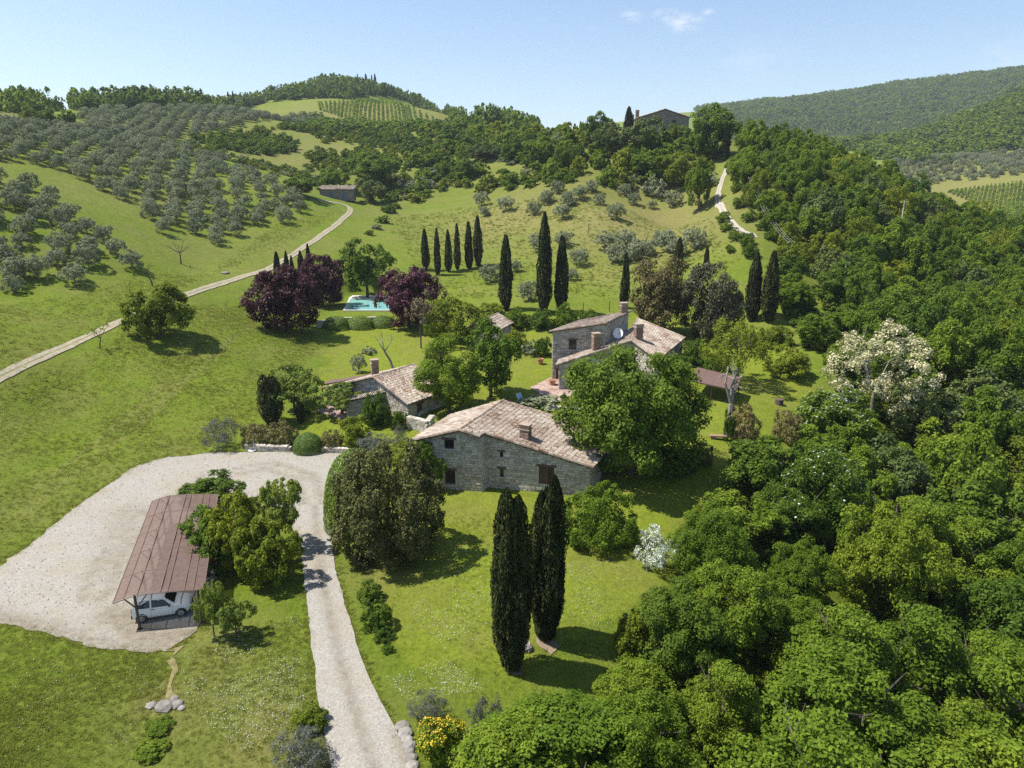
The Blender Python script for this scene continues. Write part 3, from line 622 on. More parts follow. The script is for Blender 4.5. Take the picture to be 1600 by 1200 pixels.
shrub('hedge_green', 'hedge_bush', 'leaf_topiary', 221, Ht=1.3, nleaf=10000, leaf=.055, nlobe=34, lobe=.24, reach=.8, even=(.93, 1.05))
shrub('topiary', 'clipped_bush', 'leaf_topiary', 231, Ht=1.35, nleaf=18000, leaf=.05, nlobe=110, nsub=10, lobe=.15, reach=.88, rag=.7, even=(.99, 1.01))
shrub('bronze', 'bronze_bush', 'leaf_bronze', 241, Ht=1.3, nleaf=9000, leaf=.07, nlobe=30, lobe=.27, reach=.76, even=(.9, 1.08))
shrub('grey', 'grey_bush', 'leaf_grey', 251, n=2, Ht=1.5, nleaf=6000, leaf=.075, aspect=.25, nlobe=16, lobe=.36)
shrub('bush', 'green_bush', 'leaf', 261, n=2, Ht=1.5, nleaf=6000, leaf=.1)
shrub('bush_deep', 'green_bush', 'leaf_deep', 271, n=2, Ht=1.5, nleaf=6000, leaf=.1)
shrub('bush_yellow', 'green_bush', 'leaf_yellow', 281, n=1, Ht=1.5, nleaf=6000, leaf=.1)
shrub('scrub', 'scrub_bush', 'leaf', 291, n=2, Ht=1.4, nleaf=1600, leaf=.2, nlobe=8, nsub=8, lobe=.46)
shrub('scrub_deep', 'scrub_bush', 'leaf_deep', 301, n=2, Ht=1.4, nleaf=1600, leaf=.2, nlobe=8, nsub=8, lobe=.46)
shrub('scrub_yellow', 'scrub_bush', 'leaf_yellow', 311, n=1, Ht=1.4, nleaf=1600, leaf=.2, nlobe=8, nsub=8, lobe=.46)
shrub('scrub_grey', 'scrub_bush', 'leaf_olive', 321, n=1, Ht=1.4, nleaf=1500, leaf=.16, nlobe=8, nsub=8)
shrub('white_shrub', 'white_shrub', 'white_leaf', 331, Ht=1.9, nleaf=6500, leaf=.065, spreadt=.36, nlobe=14, nsub=9, lobe=.3, reach=.7, rag=1.2)
def clipped(name, seed, mat, Ht, nleaf, leaf, sq=1.0):
    """a bush clipped to a smooth dome"""
    rng = np.random.default_rng(seed); d = unit(rng.normal(size=(nleaf, 3))); d[:, 2] = np.abs(d[:, 2]) ** .8; d = unit(d)
    r = np.sqrt(rng.uniform(.86, 1.02, nleaf)) * (1 + .05 * (vnoise(d[:, 0] * 3 + 9, d[:, 1] * 3 + d[:, 2] * 2, seed) - .5)); h = np.hypot(d[:, 0], d[:, 1])[:, None]
    p = d * r[:, None]; p[:, :2] *= (1 + .16 * (1 - h) * 0 + .12 * np.sin(np.clip(h, 0, 1) * 3.14)); p[:, 2] *= Ht
    V, Q = leaves_from(p, unit(d + rng.normal(size=(nleaf, 3)) * .35), leaf, rng, .6); V[:, 2] = np.maximum(V[:, 2], 0)
    return np_mesh(name, V, Q, mat, np.repeat(np.clip(.5 + rng.normal(0, .17, nleaf), 0, 1), 4))
LIB['topiary']['crowns'] = [clipped('crown', 232, M['leaf_topiary'], 1.3, 16000, .055)]; LIB['topiary']['h'] = 1.3
LIB['hedge_green']['crowns'] = [clipped('crown', 233, M['leaf_topiary'], 1.2, 9000, .065)]; LIB['hedge_green']['h'] = 1.2
def cyp(key, n, seed, **k): LIB[key] = dict(name='cypress_tree', h=k['Ht'], base=0, crowns=[column('crown', seed + i, M['leaf_cypress'], **k) for i in range(n)], trunks=None, cyp=True)
cyp('cyp_near', 1, 401, W=1, Ht=8.0, spires=5, nleaf=40000, leaf=.17, spread=.36, kind='barrel')
cyp('cyp_near2', 1, 409, W=1, Ht=8.0, spires=4, nleaf=40000, leaf=.17, spread=.34, kind='barrel')
cyp('cyp_mid', 3, 411, W=1, Ht=8.0, nleaf=5200, leaf=.34)
cyp('cyp_fat', 1, 421, W=1, Ht=4.2, spires=5, nleaf=8000, leaf=.2, spread=.45, kind='barrel')
cyp('cyp_far', 2, 431, W=1, Ht=7.0, nleaf=700, leaf=.8)
CT = MB(); CT.tube([(0, 0, -.3), (0, 0, 1.5)], [.28, .2], 7); CYP_TRUNK = CT.mesh('trunk', M['bark'])

NPLANT = 0
def plant(key, pos, W, Ht, label, cat='tree', group=None, rz=None, parts=True, extra=None, name=None):
    """W is the crown's width, Ht the height, both in metres"""
    global NPLANT
    NPLANT += 1
    D = LIB[key]; rz = random.uniform(0, 6.28) if rz is None else rz; k = NPLANT % len(D['crowns'])
    sc = (W / 2, W / 2, Ht / D['h'])
    if not parts or (D['trunks'] is None and not D.get('cyp') and extra is None):
        o = link(name or D['name'], D['crowns'][k], None, pos); o.scale = sc; o.rotation_euler = (0, 0, rz)
        return tag(o, label, cat, group)
    t = thing(name or D['name'], label, cat, pos, rz, group)
    c = link('crown' if D['trunks'] or D.get('cyp') else 'foliage', D['crowns'][k], t); c.scale = sc
    if D.get('cyp'): q = link('trunk', CYP_TRUNK, t); q.scale = (min(1, W / 2.4),) * 2 + (1,)
    elif D['trunks']: q = link('trunk', D['trunks'][k % len(D['trunks'])], t); q.scale = sc
    if extra is not None:
        e = link(extra[0], extra[1], t); e.scale = sc
    return t

def box_fit(x0, y0, x1, y1, trunk=0.0, d=None):
    """a plant that fills this box of the photo, standing on the ground there -> base point, width, height"""
    xc = (x0 + x1) / 2; Wp = x1 - x0; Hp = y1 - y0; yc = (y0 + y1) / 2; base = y1
    if not trunk:
        de = PITCH + math.atan((y1 - 600) / F); sn = max(.02, math.sin(de)); cs = math.cos(de); h_ = max(Hp - Wp * .5 * sn * .8, .3 * Hp); base = y1 - Wp * .5 * sn * .55
        p, dd = hit(xc, base)
        return p, Wp * dd / F, h_ * dd / F / cs
    for _ in range(3):
        de = PITCH + math.atan((yc - 600) / F); sn = max(0.02, math.sin(de)); cs = math.cos(de)
        hv = math.sqrt(max((Hp / 2) ** 2 - (Wp / 2 * sn * .8) ** 2, (.28 * Hp) ** 2)); base = yc + hv if not trunk else y1 - Wp * .5 * sn * .25
    p, dd = hit(xc, min(base, y1))
    if d: p = col_d(xc, d, 0); p[2] = float(H(p[0], p[1])); dd = d
    h = (2 * hv if not trunk else (min(base, y1) - y0 - Wp * .15 * sn)) * dd / F / cs
    return p, Wp * dd / F, h

def put(key, box, label, cat='tree', group=None, trunk=0, **k):
    d = k.pop('d', None); sw = k.pop('sw', 1); sh = k.pop('sh', 1)
    p, w, h = box_fit(*box, trunk=trunk, d=d)
    return plant(key, p, w * sw, h * sh, label, cat, group, **k)

# ------------------------------------------------------------------ many alike, past counting: instances on points, one object
SRC = {}
def scatter(name, items, meshes, label=None, kind='stuff', parent=None):
    """items: list of (x, y, z, rz, sx, sz, which)"""
    it = np.array(items, float); me = bpy.data.meshes.new(name); me.vertices.add(len(it)); me.vertices.foreach_set('co', it[:, :3].astype(np.float32).ravel())
    for n, ty, arr in (('rot', 'FLOAT_VECTOR', np.stack([it[:, 3] * 0, it[:, 3] * 0, it[:, 3]], 1)), ('scl', 'FLOAT_VECTOR', it[:, [4, 4, 5]])):
        a = me.attributes.new(n, ty, 'POINT'); a.data.foreach_set('vector', arr.astype(np.float32).ravel())
    a = me.attributes.new('which', 'INT', 'POINT'); a.data.foreach_set('value', it[:, 6].astype(np.int32))
    o = link(name, me, parent); ng = bpy.data.node_groups.new(name, 'GeometryNodeTree'); N = ng.nodes; L = ng.links
    ng.interface.new_socket('Geometry', in_out='INPUT', socket_type='NodeSocketGeometry'); ng.interface.new_socket('Geometry', in_out='OUTPUT', socket_type='NodeSocketGeometry')
    gi = N.new('NodeGroupInput'); go = N.new('NodeGroupOutput'); jn = N.new('GeometryNodeJoinGeometry')
    def na(n, ty):
        q = N.new('GeometryNodeInputNamedAttribute'); q.data_type = ty; q.inputs['Name'].default_value = n; return q.outputs['Attribute']
    rot, scl, wh = na('rot', 'FLOAT_VECTOR'), na('scl', 'FLOAT_VECTOR'), na('which', 'INT')
    for i, m in enumerate(meshes):
        if m.name not in SRC: SRC[m.name] = bpy.data.objects.new('foliage_source', m)
        oi = N.new('GeometryNodeObjectInfo'); oi.inputs['Object'].default_value = SRC[m.name]; oi.inputs['As Instance'].default_value = True
        cm = N.new('FunctionNodeCompare'); cm.data_type = 'INT'; cm.operation = 'EQUAL'
        ins = [s for s in cm.inputs if s.type == 'INT']; L.new(wh, ins[0]); ins[1].default_value = i
        ip = N.new('GeometryNodeInstanceOnPoints'); L.new(gi.outputs[0], ip.inputs['Points']); L.new(oi.outputs['Geometry'], ip.inputs['Instance'])
        L.new(cm.outputs[0], ip.inputs['Selection']); L.new(rot, ip.inputs['Rotation']); L.new(scl, ip.inputs['Scale']); L.new(ip.outputs[0], jn.inputs[0])
    L.new(jn.outputs[0], go.inputs[0]); md = o.modifiers.new('scatter', 'NODES'); md.node_group = ng
    return tag(o, label, kind=kind)
# ------------------------------------------------------------------ masonry and tiles
def v3(p, z): return np.array((p[0], p[1], z), float)

class House:
    def __init__(s, name, label, cat, base, group=None):
        s.o = np.array(base, float); s.root = thing(name, label, cat, base, 0, group)
        s.w = MB(s.o); s.st = MB(s.o); s.t = MB(s.o); s.bed = MB(s.o); s.rc = MB(s.o); s.mt = ('mortar', 'stone'); s.rng = np.random.default_rng(len(name) * 7 + int(abs(base[0]) * 10))
    def wall(s, p0, p1, top, zb, openings=(), out=None, stones=True, course=(.17, .30), length=(.28, .62), thick=.3):
        """top: list of (distance along, height); openings: (s0, s1, z0, z1, kind)"""
        p0 = np.array(p0[:2], float); p1 = np.array(p1[:2], float); Ln = np.linalg.norm(p1 - p0); t = (p1 - p0) / Ln
        n = np.array((t[1], -t[0]))
        if out is not None and n @ np.array(out[:2]) < 0: n = -n
        P = lambda a, z, q=0.0: np.array((*(p0 + t * a + n * q), z))
        ts, tz = zip(*top); tp = lambda a: float(np.interp(a, ts, tz))
        xs = sorted({0.0, Ln, *[a for a in ts if 0 < a < Ln], *[a for o in openings for a in o[:2]]})
        for a, b in zip(xs[:-1], xs[1:]):
            m = (a + b) / 2; z = zb
            for o in sorted([o for o in openings if o[0] < m < o[1]], key=lambda o: o[2]):
                if o[2] > z: s.w.quad(P(a, z), P(b, z), P(b, o[2]), P(a, o[2]))
                z = o[3]
            s.w.quad(P(a, z), P(b, z), P(b, tp(b)), P(a, tp(a)))
        for o in openings:
            a, b, c, d = o[:4]
            for q in (((a, c), (a, d)), ((a, d), (b, d)), ((b, d), (b, c)), ((b, c), (a, c))):
                s.w.quad(P(*q[0]), P(*q[1]), P(*q[1], -thick), P(*q[0], -thick))
            s.opening(P, *o)
        if stones:
            z = zb + .02; R = s.rng
            while z < max(tz):
                h = R.uniform(*course); a = -R.uniform(0, .3)
                while a < Ln:
                    l = R.uniform(*length); a0, a1 = max(a, 0.0) + .012, min(a + l, Ln) - .012; a += l
                    if a1 - a0 < .08 or z + h > min(tp(a0), tp(a1)) - .02: continue
                    if any(a1 > o[0] - .03 and a0 < o[1] + .03 and z + h > o[2] - .03 and z < o[3] + .03 for o in openings): continue
                    e = R.uniform(.025, .075); g = min(.035, h * .2); q = [(a0, z + .012), (a1, z + .012), (a1, z + h - .012), (a0, z + h - .012)]
                    j = R.uniform(-.012, .012, (4, 2)); q = [(u + k[0], w + k[1]) for (u, w), k in zip(q, j)]
                    f = [(a0 + g, z + g), (a1 - g, z + g), (a1 - g, z + h - g), (a0 + g, z + h - g)]
                    s.st.add([P(u, w, .004) for u, w in q] + [P(u, w, e) for u, w in f], [(4, 5, 6, 7)] + [(i, (i + 1) % 4, 4 + (i + 1) % 4, 4 + i) for i in range(4)], float(np.clip(R.normal(.5, .24), 0, 1)))
                z += h
    def opening(s, P, a, b, c, d, kind):
        r = s.root; fr = MB(s.o); w = .07
        if kind in ('window', 'slit', 'hatch'):
            for q0, q1 in (((a + w / 2, c), (a + w / 2, d)), ((b - w / 2, c), (b - w / 2, d))): fr.bar(P(*q0, -.14), P(*q1, -.14), w)
            for zz in (c + w / 2, d - w / 2): fr.bar(P(a + w, zz, -.14), P(b - w, zz, -.14), w)
            if b - a > .7: fr.bar(P((a + b) / 2, c + w, -.14), P((a + b) / 2, d - w, -.14), .05)
            f = fr.build('window', M['dark_wood'], r); g = MB(s.o); g.quad(P(a, c, -.17), P(b, c, -.17), P(b, d, -.17), P(a, d, -.17)); g.build('pane', M['glass'], f)
            sl = MB(s.o); sl.bar(P(a - .12, c - .05, .03), P(b + .12, c - .05, .03), .22, .1); sl.build('sill', M['concrete'], f)
        else:
            m = {'door': 'wood', 'blue': 'blue_door', 'dark': 'dark_wood'}[kind]
            k = max(2, int((b - a) / .3)); e = [a + (b - a) * i / k for i in range(k + 1)]; dr = MB(s.o); dr.bar(P((a + b) / 2, c, -.22), P((a + b) / 2, d, -.22), b - a, .04); do = dr.build('door', M[m], r)
            for i in range(k):
                pl = MB(s.o); pl.prism([P(e[i] + .01, c, -.2), P(e[i + 1] - .01, c, -.2), P(e[i + 1] - .01, c, -.16), P(e[i] + .01, c, -.16)], [P(e[i] + .01, d, -.2), P(e[i + 1] - .01, d, -.2), P(e[i + 1] - .01, d, -.16), P(e[i] + .01, d, -.16)])
                pl.build('plank', M[m], do)
        l = MB(s.o); l.bar(P(a - .18, d + .08, .03), P(b + .18, d + .08, .03), .16, .16); l.build('lintel', M['wood' if kind != 'blue' else 'concrete'], r)
    def tiles(s, E0, E1, R0, R1, cw=.26, row=.40, bed=.14, over=.05):
        """barrel tiles from the eave E0-E1 up to R0-R1"""
        E0, E1, R0, R1 = [np.array(p, float) for p in (E0, E1, R0, R1)]; nn = np.cross(E1 - E0, R0 - E0); nn /= np.linalg.norm(nn); nn = nn if nn[2] > 0 else -nn
        up = np.array((0, 0, 1.0)); s.bed.prism([p - up * bed for p in (E0, E1, R1, R0)], [E0, E1, R1, R0])
        Lw = max(np.linalg.norm(E1 - E0), np.linalg.norm(R1 - R0)); Lh = max(np.linalg.norm(R0 - E0), np.linalg.norm(R1 - E1))
        nc = max(2, int(Lw / cw)); nr = max(2, int(Lh / row)); R = s.rng
        B = lambda u, v: (E0 * (1 - u) + E1 * u) * (1 - v) + (R0 * (1 - u) + R1 * u) * v
        patch = R.normal(0, .07, (nr + 1, nc + 1)) + .30 * (vnoise(*np.meshgrid(np.arange(nc + 1) / 6., np.arange(nr + 1) / 5.), 5) - .5) * 2
        for i in range(nc):
            for j in range(nr):
                u = (i + .5) / nc + R.normal(0, .045) / nc; v0 = (j - over + R.normal(0, .06)) / nr; v1 = min(1.0, (j + 1.12) / nr)
                a = B(u, v0) + nn * .035; b = B(u, v1) + nn * R.uniform(0, .02); du = (B(min(u + .5 / nc, 1), v0) - B(max(u - .5 / nc, 0), v0)); du /= np.linalg.norm(du)
                w0, w1 = cw * .46 * R.uniform(.92, 1.06), cw * .38; h = cw * .36; sk = R.normal(0, .025); vs = []
                for p, w, hh in ((a, w0, h), (b + du * sk, w1, h * .85)):
                    vs += [p - du * w, p - du * w * .55 + nn * hh * .82, p + nn * hh * 1.0, p + du * w * .55 + nn * hh * .82, p + du * w]
                s.t.add(vs, [(k, k + 1, k + 6, k + 5) for k in range(4)] + [(4, 3, 2, 1, 0)], float(np.clip(R.normal(.5, .2) + patch[j, i], 0, 1)))
    def ridge(s, a, b, w=.17):
        a = np.array(a, float); b = np.array(b, float); n = max(2, int(np.linalg.norm(b - a) / .42)); d = (b - a) / n; t = d / np.linalg.norm(d); x = np.array((t[1], -t[0], 0)); x /= np.linalg.norm(x); up = np.array((0, 0, 1.0))
        for i in range(n):
            p = a + d * i; q = a + d * (i + 1.1); vs = []
            for c, ww, k in ((p, w, .05), (q, w * .85, .03)): vs += [c - x * ww - up * .03, c - x * ww * .6 + up * (.07 + k), c + up * (.1 + k), c + x * ww * .6 + up * (.07 + k), c + x * ww - up * .03]
            s.rc.add(vs, [(k, k + 1, k + 6, k + 5) for k in range(4)] + [(4, 3, 2, 1, 0)], float(np.clip(s.rng.normal(.45, .2), 0, 1)))
    def chimney(s, p, w, d, h, rz, mat='brick', cap='hood', label=None):
        p = np.array(p, float); m = MB(s.o); m.box(p + (0, 0, h / 2 - .4), (w, d, h + .8), rz); c = m.build('chimney', M['mortar'], s.root); ca, sa = math.cos(rz), math.sin(rz); R = s.rng
        k = MB(s.o); z = -.1
        while z < h - .04:
            for fx, fy, L0, wd in ((0, -1, w, d), (0, 1, w, d), (-1, 0, d, w), (1, 0, d, w)):
                a = -L0 / 2
                while a < L0 / 2 - .05:
                    l = min(R.uniform(.2, .3), L0 / 2 - a); cx = a + l / 2
                    lx, ly = (cx, fy * (wd / 2 + .012)) if fy else (fx * (wd / 2 + .012), cx)
                    sz = (l - .02, .05, .085) if fy else (.05, l - .02, .085)
                    k.box(p + (ca * lx - sa * ly, sa * lx + ca * ly, z + .05), sz, rz, float(np.clip(R.normal(.5, .25), 0, 1))); a += l
            z += .105
        k.build('brickwork', M[mat], c, kind='stuff')
        cb = MB(s.o); cb.box(p + (0, 0, h + .05), (w + .16, d + .16, .1), rz)
        for i in (-1, 1):
            for j in (-1, 1):
                lx, ly = i * (w / 2 - .07), j * (d / 2 - .07); cb.box(p + (ca * lx - sa * ly, sa * lx + ca * ly, h + .27), (.13, .13, .34), rz)
        cb.box(p + (0, 0, h + .47), (w + .12, d + .12, .07), rz)
        if cap == 'hood':
            q = [p + (ca * i * (w / 2 + .1) - sa * j * (d / 2 + .1), sa * i * (w / 2 + .1) + ca * j * (d / 2 + .1), h + .51) for i, j in ((-1, -1), (1, -1), (1, 1), (-1, 1))]
            cb.prism(q, [p * .75 + e * .25 + (0, 0, .75 * .0) for e in [x + (0, 0, .22) for x in q]])
        cb.build('chimney_cap', M['roof'], c); return c
    def finish(s):
        for m, n, mt, kd in ((s.w, 'wall', s.mt[0], None), (s.st, 'wall_stonework', s.mt[1], 'stuff'), (s.bed, 'roof', 'roof_bed', None)):
            if m.v: o = m.build(n, M[mt], s.root, kind=kd)
        if s.t.v: s.t.build('roof_tiling', M['roof'], o if s.bed.v else s.root, kind='stuff')
        if s.rc.v: s.rc.build('ridge_tiling', M['roof'], o, kind='stuff')

def lerp(a, b, f): return np.array(a) * (1 - f) + np.array(b) * f
UP = np.array((0, 0, 1.0))

# ------------------------------------------------------------------ the barn nearest the camera
RF, RB = pix_z(717, 672, 6.0), pix_z(787, 625, 6.2)
tv = np.array((.974, -.227)); LB_ = pix_z(705, 648, 4.75); LF_ = pix_z(640, 689, 4.75); RtF = pix_z(921, 737, 3.3)
av = (RB - RF)[:2]; AL = np.linalg.norm(av); av = av / AL
RtB = np.array((*(RtF[:2] + av * (AL + .4)), 3.35))
b = House('stone_barn', 'long stone barn with low gabled tile roof, nearest to the lawn cypresses', 'barn', (RF[0], RF[1] + 3, 1.2))
gz = lambda s: RF[2] + (LF_[2] - RF[2]) * max(0, -s) / np.linalg.norm(LF_ - RF) + (RtF[2] - RF[2]) * max(0, s) / np.linalg.norm(RtF - RF)
ur = (RtF - RF); LR_ = np.linalg.norm(ur[:2]); ur2 = ur[:2] / LR_; ul = (LF_ - RF)[:2]; LL = np.linalg.norm(ul); ul2 = ul / LL
STEP = 1.8; REC = .95
aF = np.array((*(av * REC), 0))
b.tiles(LF_, LB_, RF, RB)                                            # slope to the west
b.tiles(RtF + aF, RtB, RF + aF + (RB - RF) * 0, RB)
e1 = RF + ur * (STEP / LR_)
b.tiles(e1, e1 + aF, RF, RF + aF)
b.ridge(RF - av[0] * 0, RB)
b.ridge(RF + UP * .0 + np.array((0, .02, .02)), LF_ + np.array((0, .02, .02)), .12); b.ridge(RF + np.array((0, .02, .02)), e1 + np.array((0, .02, .02)), .12)
b.ridge(e1 + aF + UP * .02, RtF + aF + UP * .02, .12)
OV = .38
f0 = RF[:2] + av * OV
pL = f0 + ul2 * (LL - OV); pS = f0 + ur2 * STEP; pS2 = pS + av * REC; pR = f0 + av * REC + ur2 * (LR_ - OV)
zt = lambda d: d - .16
def along(px, py, p0, p1):
    """distance along a wall and height there of a photo pixel"""
    u = (px - 800) / F; v = (600 - py) / F; r = np.array((u, cp + v * sp, v * cp - sp)); t = (p1 - p0) / np.linalg.norm(p1 - p0); n = np.array((t[1], -t[0]))
    k = (p0 @ n) / (r[:2] @ n); q = r * k; return float((q[:2] - p0) @ t), float(q[2] + CAM_H)
def opn(p0, p1, x0, y0, x1, y1, kind):
    a0, z1 = along(x0, y0, p0, p1); a1, _ = along(x1, y0, p0, p1); _, z0 = along((x0 + x1) / 2, y1, p0, p1); return (min(a0, a1), max(a0, a1), z0, z1, kind)
wl = np.linalg.norm(pL - f0) ; zg = -.4
tl = LL - OV
b.wall(pL, f0, [(0, zt(gz(-tl))), (tl, zt(gz(0)))], zg, [opn(pL, f0, 694, 686, 709, 701, 'window'), opn(pL, f0, 695, 734, 711, 756, 'dark')], (0, -1))
b.wall(f0, pS, [(0, zt(gz(0))), (STEP, zt(gz(STEP)))], zg, [], (0, -1))
b.wall(pS, pS2, [(0, zt(gz(STEP))), (REC, zt(gz(STEP)))], zg, [], (1, 0))
lr = LR_ - OV
zr = lambda s: zt(RF[2] + (RtF[2] - RF[2]) * s / LR_)
b.wall(pS2, pR, [(0, zr(STEP)), (np.linalg.norm(pR - pS2), zr(lr))], zg - .4, [opn(pS2, pR, 781, 705, 786, 714, 'slit'), opn(pS2, pR, 781, 732, 787, 745, 'slit'), opn(pS2, pR, 842, 728, 866, 757, 'door')], (0, -1))
pRB = RtB[:2] - ur2 * OV - av * OV; pLB = LB_[:2] - ul2 * OV - av * OV; pMB = RB[:2] - av * OV
b.wall(pR, pRB, [(0, zr(lr)), (np.linalg.norm(pRB - pR), zr(lr))], zg - .4, [(3.2, 4.1, .3, 2.2, 'dark')], (1, 0))
b.wall(pL, pLB, [(0, zt(gz(-tl))), (np.linalg.norm(pLB - pL), zt(gz(-tl)))], zg, [], (-1, 0), stones=True)
b.wall(pLB, pMB, [(0, zt(LB_[2] + .1)), (np.linalg.norm(pMB - pLB), zt(RB[2]))], zg, [], (0, 1), stones=False)
b.wall(pMB, pRB, [(0, zt(RB[2])), (np.linalg.norm(pRB - pMB), zr(lr))], zg, [], (0, 1), stones=False)
# rafter ends under the front eave edge
for i in range(12):
    q = lerp(e1 + aF, RtF + aF, (i + .5) / 12) - UP * .17; rf = MB(b.o); rf.bar(q + np.array((*(-av * .02), 0)), q + np.array((*(av * .42), 0)), .09, .1); rf.build('rafter', M['wood'], b.root)
cpt = lerp(RF, RB, .30) + ur * .485
_c = pix_z(821, 690, 4.6); b.chimney((_c[0], _c[1], 4.55), .8, .62, 1.15, math.atan2(av[1], av[0]) - math.pi / 2)
b.finish()
BARN_ANG = math.atan2(av[1], av[0]) - math.pi / 2

# ------------------------------------------------------------------ the cottage by the yard
cRF, cRB, cEF, cLF = pix_z(583, 589, 5.0), pix_z(648, 569, 5.1), pix_z(638, 632, 2.95), pix_z(502, 607, 3.5)
ca = (cRB - cRF)[:2]; cEB = np.array((*(cEF[:2] + ca), 3.0)); cLB = np.array((*(cLF[:2] + ca), 3.5)); ca = ca / np.linalg.norm(ca)
h = House('stone_cottage', 'low stone cottage with tiled gable roof behind the yard hedges', 'cottage', (cRF[0], cRF[1] + 2, 1.0))
h.tiles(cEF, cEB, cRF, cRB); h.tiles(cLF, cLB, cRF, cRB); h.ridge(cRF, cRB)
h.ridge(cRF + UP * .02, cLF + UP * .02, .12); h.ridge(cRF + UP * .02, cEF + UP * .02, .12)
ov = .3; q0 = cLF[:2] + ca * ov + np.array((ov, 0)); q1 = cRF[:2] + ca * ov; q2 = cEF[:2] + ca * ov - np.array((ov * .8, -ov * .5))
n01, n12 = np.linalg.norm(q1 - q0), np.linalg.norm(q2 - q1)
h.wall(q0, q1, [(0, 3.4), (n01, 4.84)], .3, [opn(q0, q1, 588, 599, 593, 606, 'slit'), opn(q0, q1, 528, 622, 540, 641, 'dark')], (0, -1))
h.wall(q1, q2, [(0, 4.84), (n12, 2.9)], .3, [], (-.5, -1))
q3 = cEB[:2] - ca * ov - np.array((ov * .8, -ov * .5)); q4 = cLB[:2] - ca * ov + np.array((ov, 0)); q5 = cRB[:2] - ca * ov; n23 = np.linalg.norm(q3 - q2)
h.wall(q2, q3, [(0, 2.85), (n23, 2.9)], .3, [(n23 * .22, n23 * .22 + .9, .9, 2.45, 'door')], (1, -.6))
h.wall(q0, q4, [(0, 3.38), (np.linalg.norm(q4 - q0), 3.4)], .3, [], (-1, 0)); h.wall(q4, q5, [(0, 3.4), (np.linalg.norm(q5 - q4), 4.9)], .3, [], (0, 1), False); h.wall(q5, q3, [(0, 4.9), (np.linalg.norm(q3 - q5), 2.9)], .3, [], (0, 1), False)
# lean-to porch in front with its own small tiled roof
pA, pB, pC = pix_z(545, 621, 3.3), pix_z(611, 606, 3.75), pix_z(606, 604, 3.9)
d1 = np.array((-.25, -.9, 0)); h.tiles(pA + d1 * .9 - UP * .25, pB + d1 * .9 - UP * .25, pA, pB)
h.wall((pA + d1 * .7)[:2], (pB + d1 * .7)[:2], [(0, 3.0), (np.linalg.norm(pB - pA), 3.4)], .3, [(2.4, 3.4, .6, 2.4, 'dark')], (0, -1))
h.chimney(np.array(pix_z(586, 584, 4.7)), .75, .6, 1.2, .4)
h.finish()

# ------------------------------------------------------------------ the main house
mRF, mRB = pix_z(987, 532, 7.0), pix_z(996, 497, 7.2); mEF, mEB = pix_z(1028, 563, 5.3), pix_z(1071, 527, 5.4); mLF = pix_z(868, 571, 4.7)
ma = (mRB - mRF)[:2]; ma = ma / np.linalg.norm(ma)
h = House('stone_farmhouse', 'large sunlit stone farmhouse with tiled roofs and three chimneys among the trees', 'farmhouse', (mRF[0] - 3, mRF[1] + 3, 1.6))
h.tiles(mEF, mEB, mRF, mRB, .28, .42)
TA, TB, TC, TD = pix_z(858, 518, 8.0), pix_z(947, 505, 9.1), pix_z(987, 486, 9.3), None
TD = np.array((*(TA[:2] + (TC - TB)[:2]), 7.95))
depth = 2.2
mLB = np.array((*(mLF[:2] + np.array((.25, .97)) * depth), 4.85)); mRM = np.array((*(mRF[:2] + ma * depth * 1.5), 7.05))
h.tiles(mLF, mLB, mRF, mRM, .28, .42)
mGF = np.array((*lerp(TB, TC, .05)[:2], 6.1)); mGB = np.array((*TC[:2], 6.6)); h.tiles(mGF, mGB, mRM, mRB, .28, .42)
h.ridge(mRF, mRB); h.ridge(mRF + UP * .02, mLF + UP * .02, .13); h.ridge(mRF + UP * .02, mEF + UP * .02, .13)
h.tiles(TA, TB, TD, TC + UP * .05, .28, .42); h.ridge(TA + UP * .02, TB + UP * .02, .13); h.ridge(TB + UP * .02, TC + UP * .02, .13)
tin = (TC - TB)[:2] / np.linalg.norm((TC - TB)[:2]); txn = (TB - TA)[:2] / np.linalg.norm((TB - TA)[:2]); o_ = .3
tA = TA[:2] + tin * o_ + txn * o_; tB = TB[:2] + tin * o_ - txn * o_; tC = TC[:2] - tin * o_ - txn * o_; tD = TD[:2] - tin * o_ + txn * o_; nAB = np.linalg.norm(tB - tA); nBC = np.linalg.norm(tC - tB)
h.wall(tA, tB, [(0, TA[2] - .12), (nAB, TB[2] - .16)], 1.0, [opn(tA, tB, 889, 531, 901, 546, 'window'), opn(tA, tB, 869, 577, 880, 604, 'door')], (0, -1))
h.wall(tB, tC, [(0, TB[2] - .16), (nBC, TC[2] - .12)], 1.0, [], (1, 0)); h.wall(tA, tD, [(0, TA[2] - .12), (nBC, TD[2] - .12)], 1.0, [], (-1, 0)); h.wall(tD, tC, [(0, TD[2] - .12), (nAB, TC[2] - .1)], 1.0, [], (0, 1), False)
sA = mLF[:2] + np.array((.45, .3)); sB = mRF[:2] + ma * .3; sC = mEF[:2] + ma * .3 - np.array((.3, -.1)); n1_, n2_ = np.linalg.norm(sB - sA), np.linalg.norm(sC - sB)
h.wall(sA, sB, [(0, mLF[2] - .1), (n1_, mRF[2] - .17)], .6, [(3.4, 4.3, 2.6, 3.8, 'window')], (0, -1)); h.wall(sB, sC, [(0, mRF[2] - .17), (n2_, mEF[2] - .17)], .6, [], (0, -1))
sD = mEB[:2] - ma * .3 - np.array((.3, -.1)); n3_ = np.linalg.norm(sD - sC)
h.wall(sC, sD, [(0, mEF[2] - .17), (n3_, mEB[2] - .17)], .6, [(n3_ * .25, n3_ * .25 + .9, 3.4, 4.7, 'window'), (n3_ * .7, n3_ * .7 + .9, 3.4, 4.7, 'window')], (1, -.3))
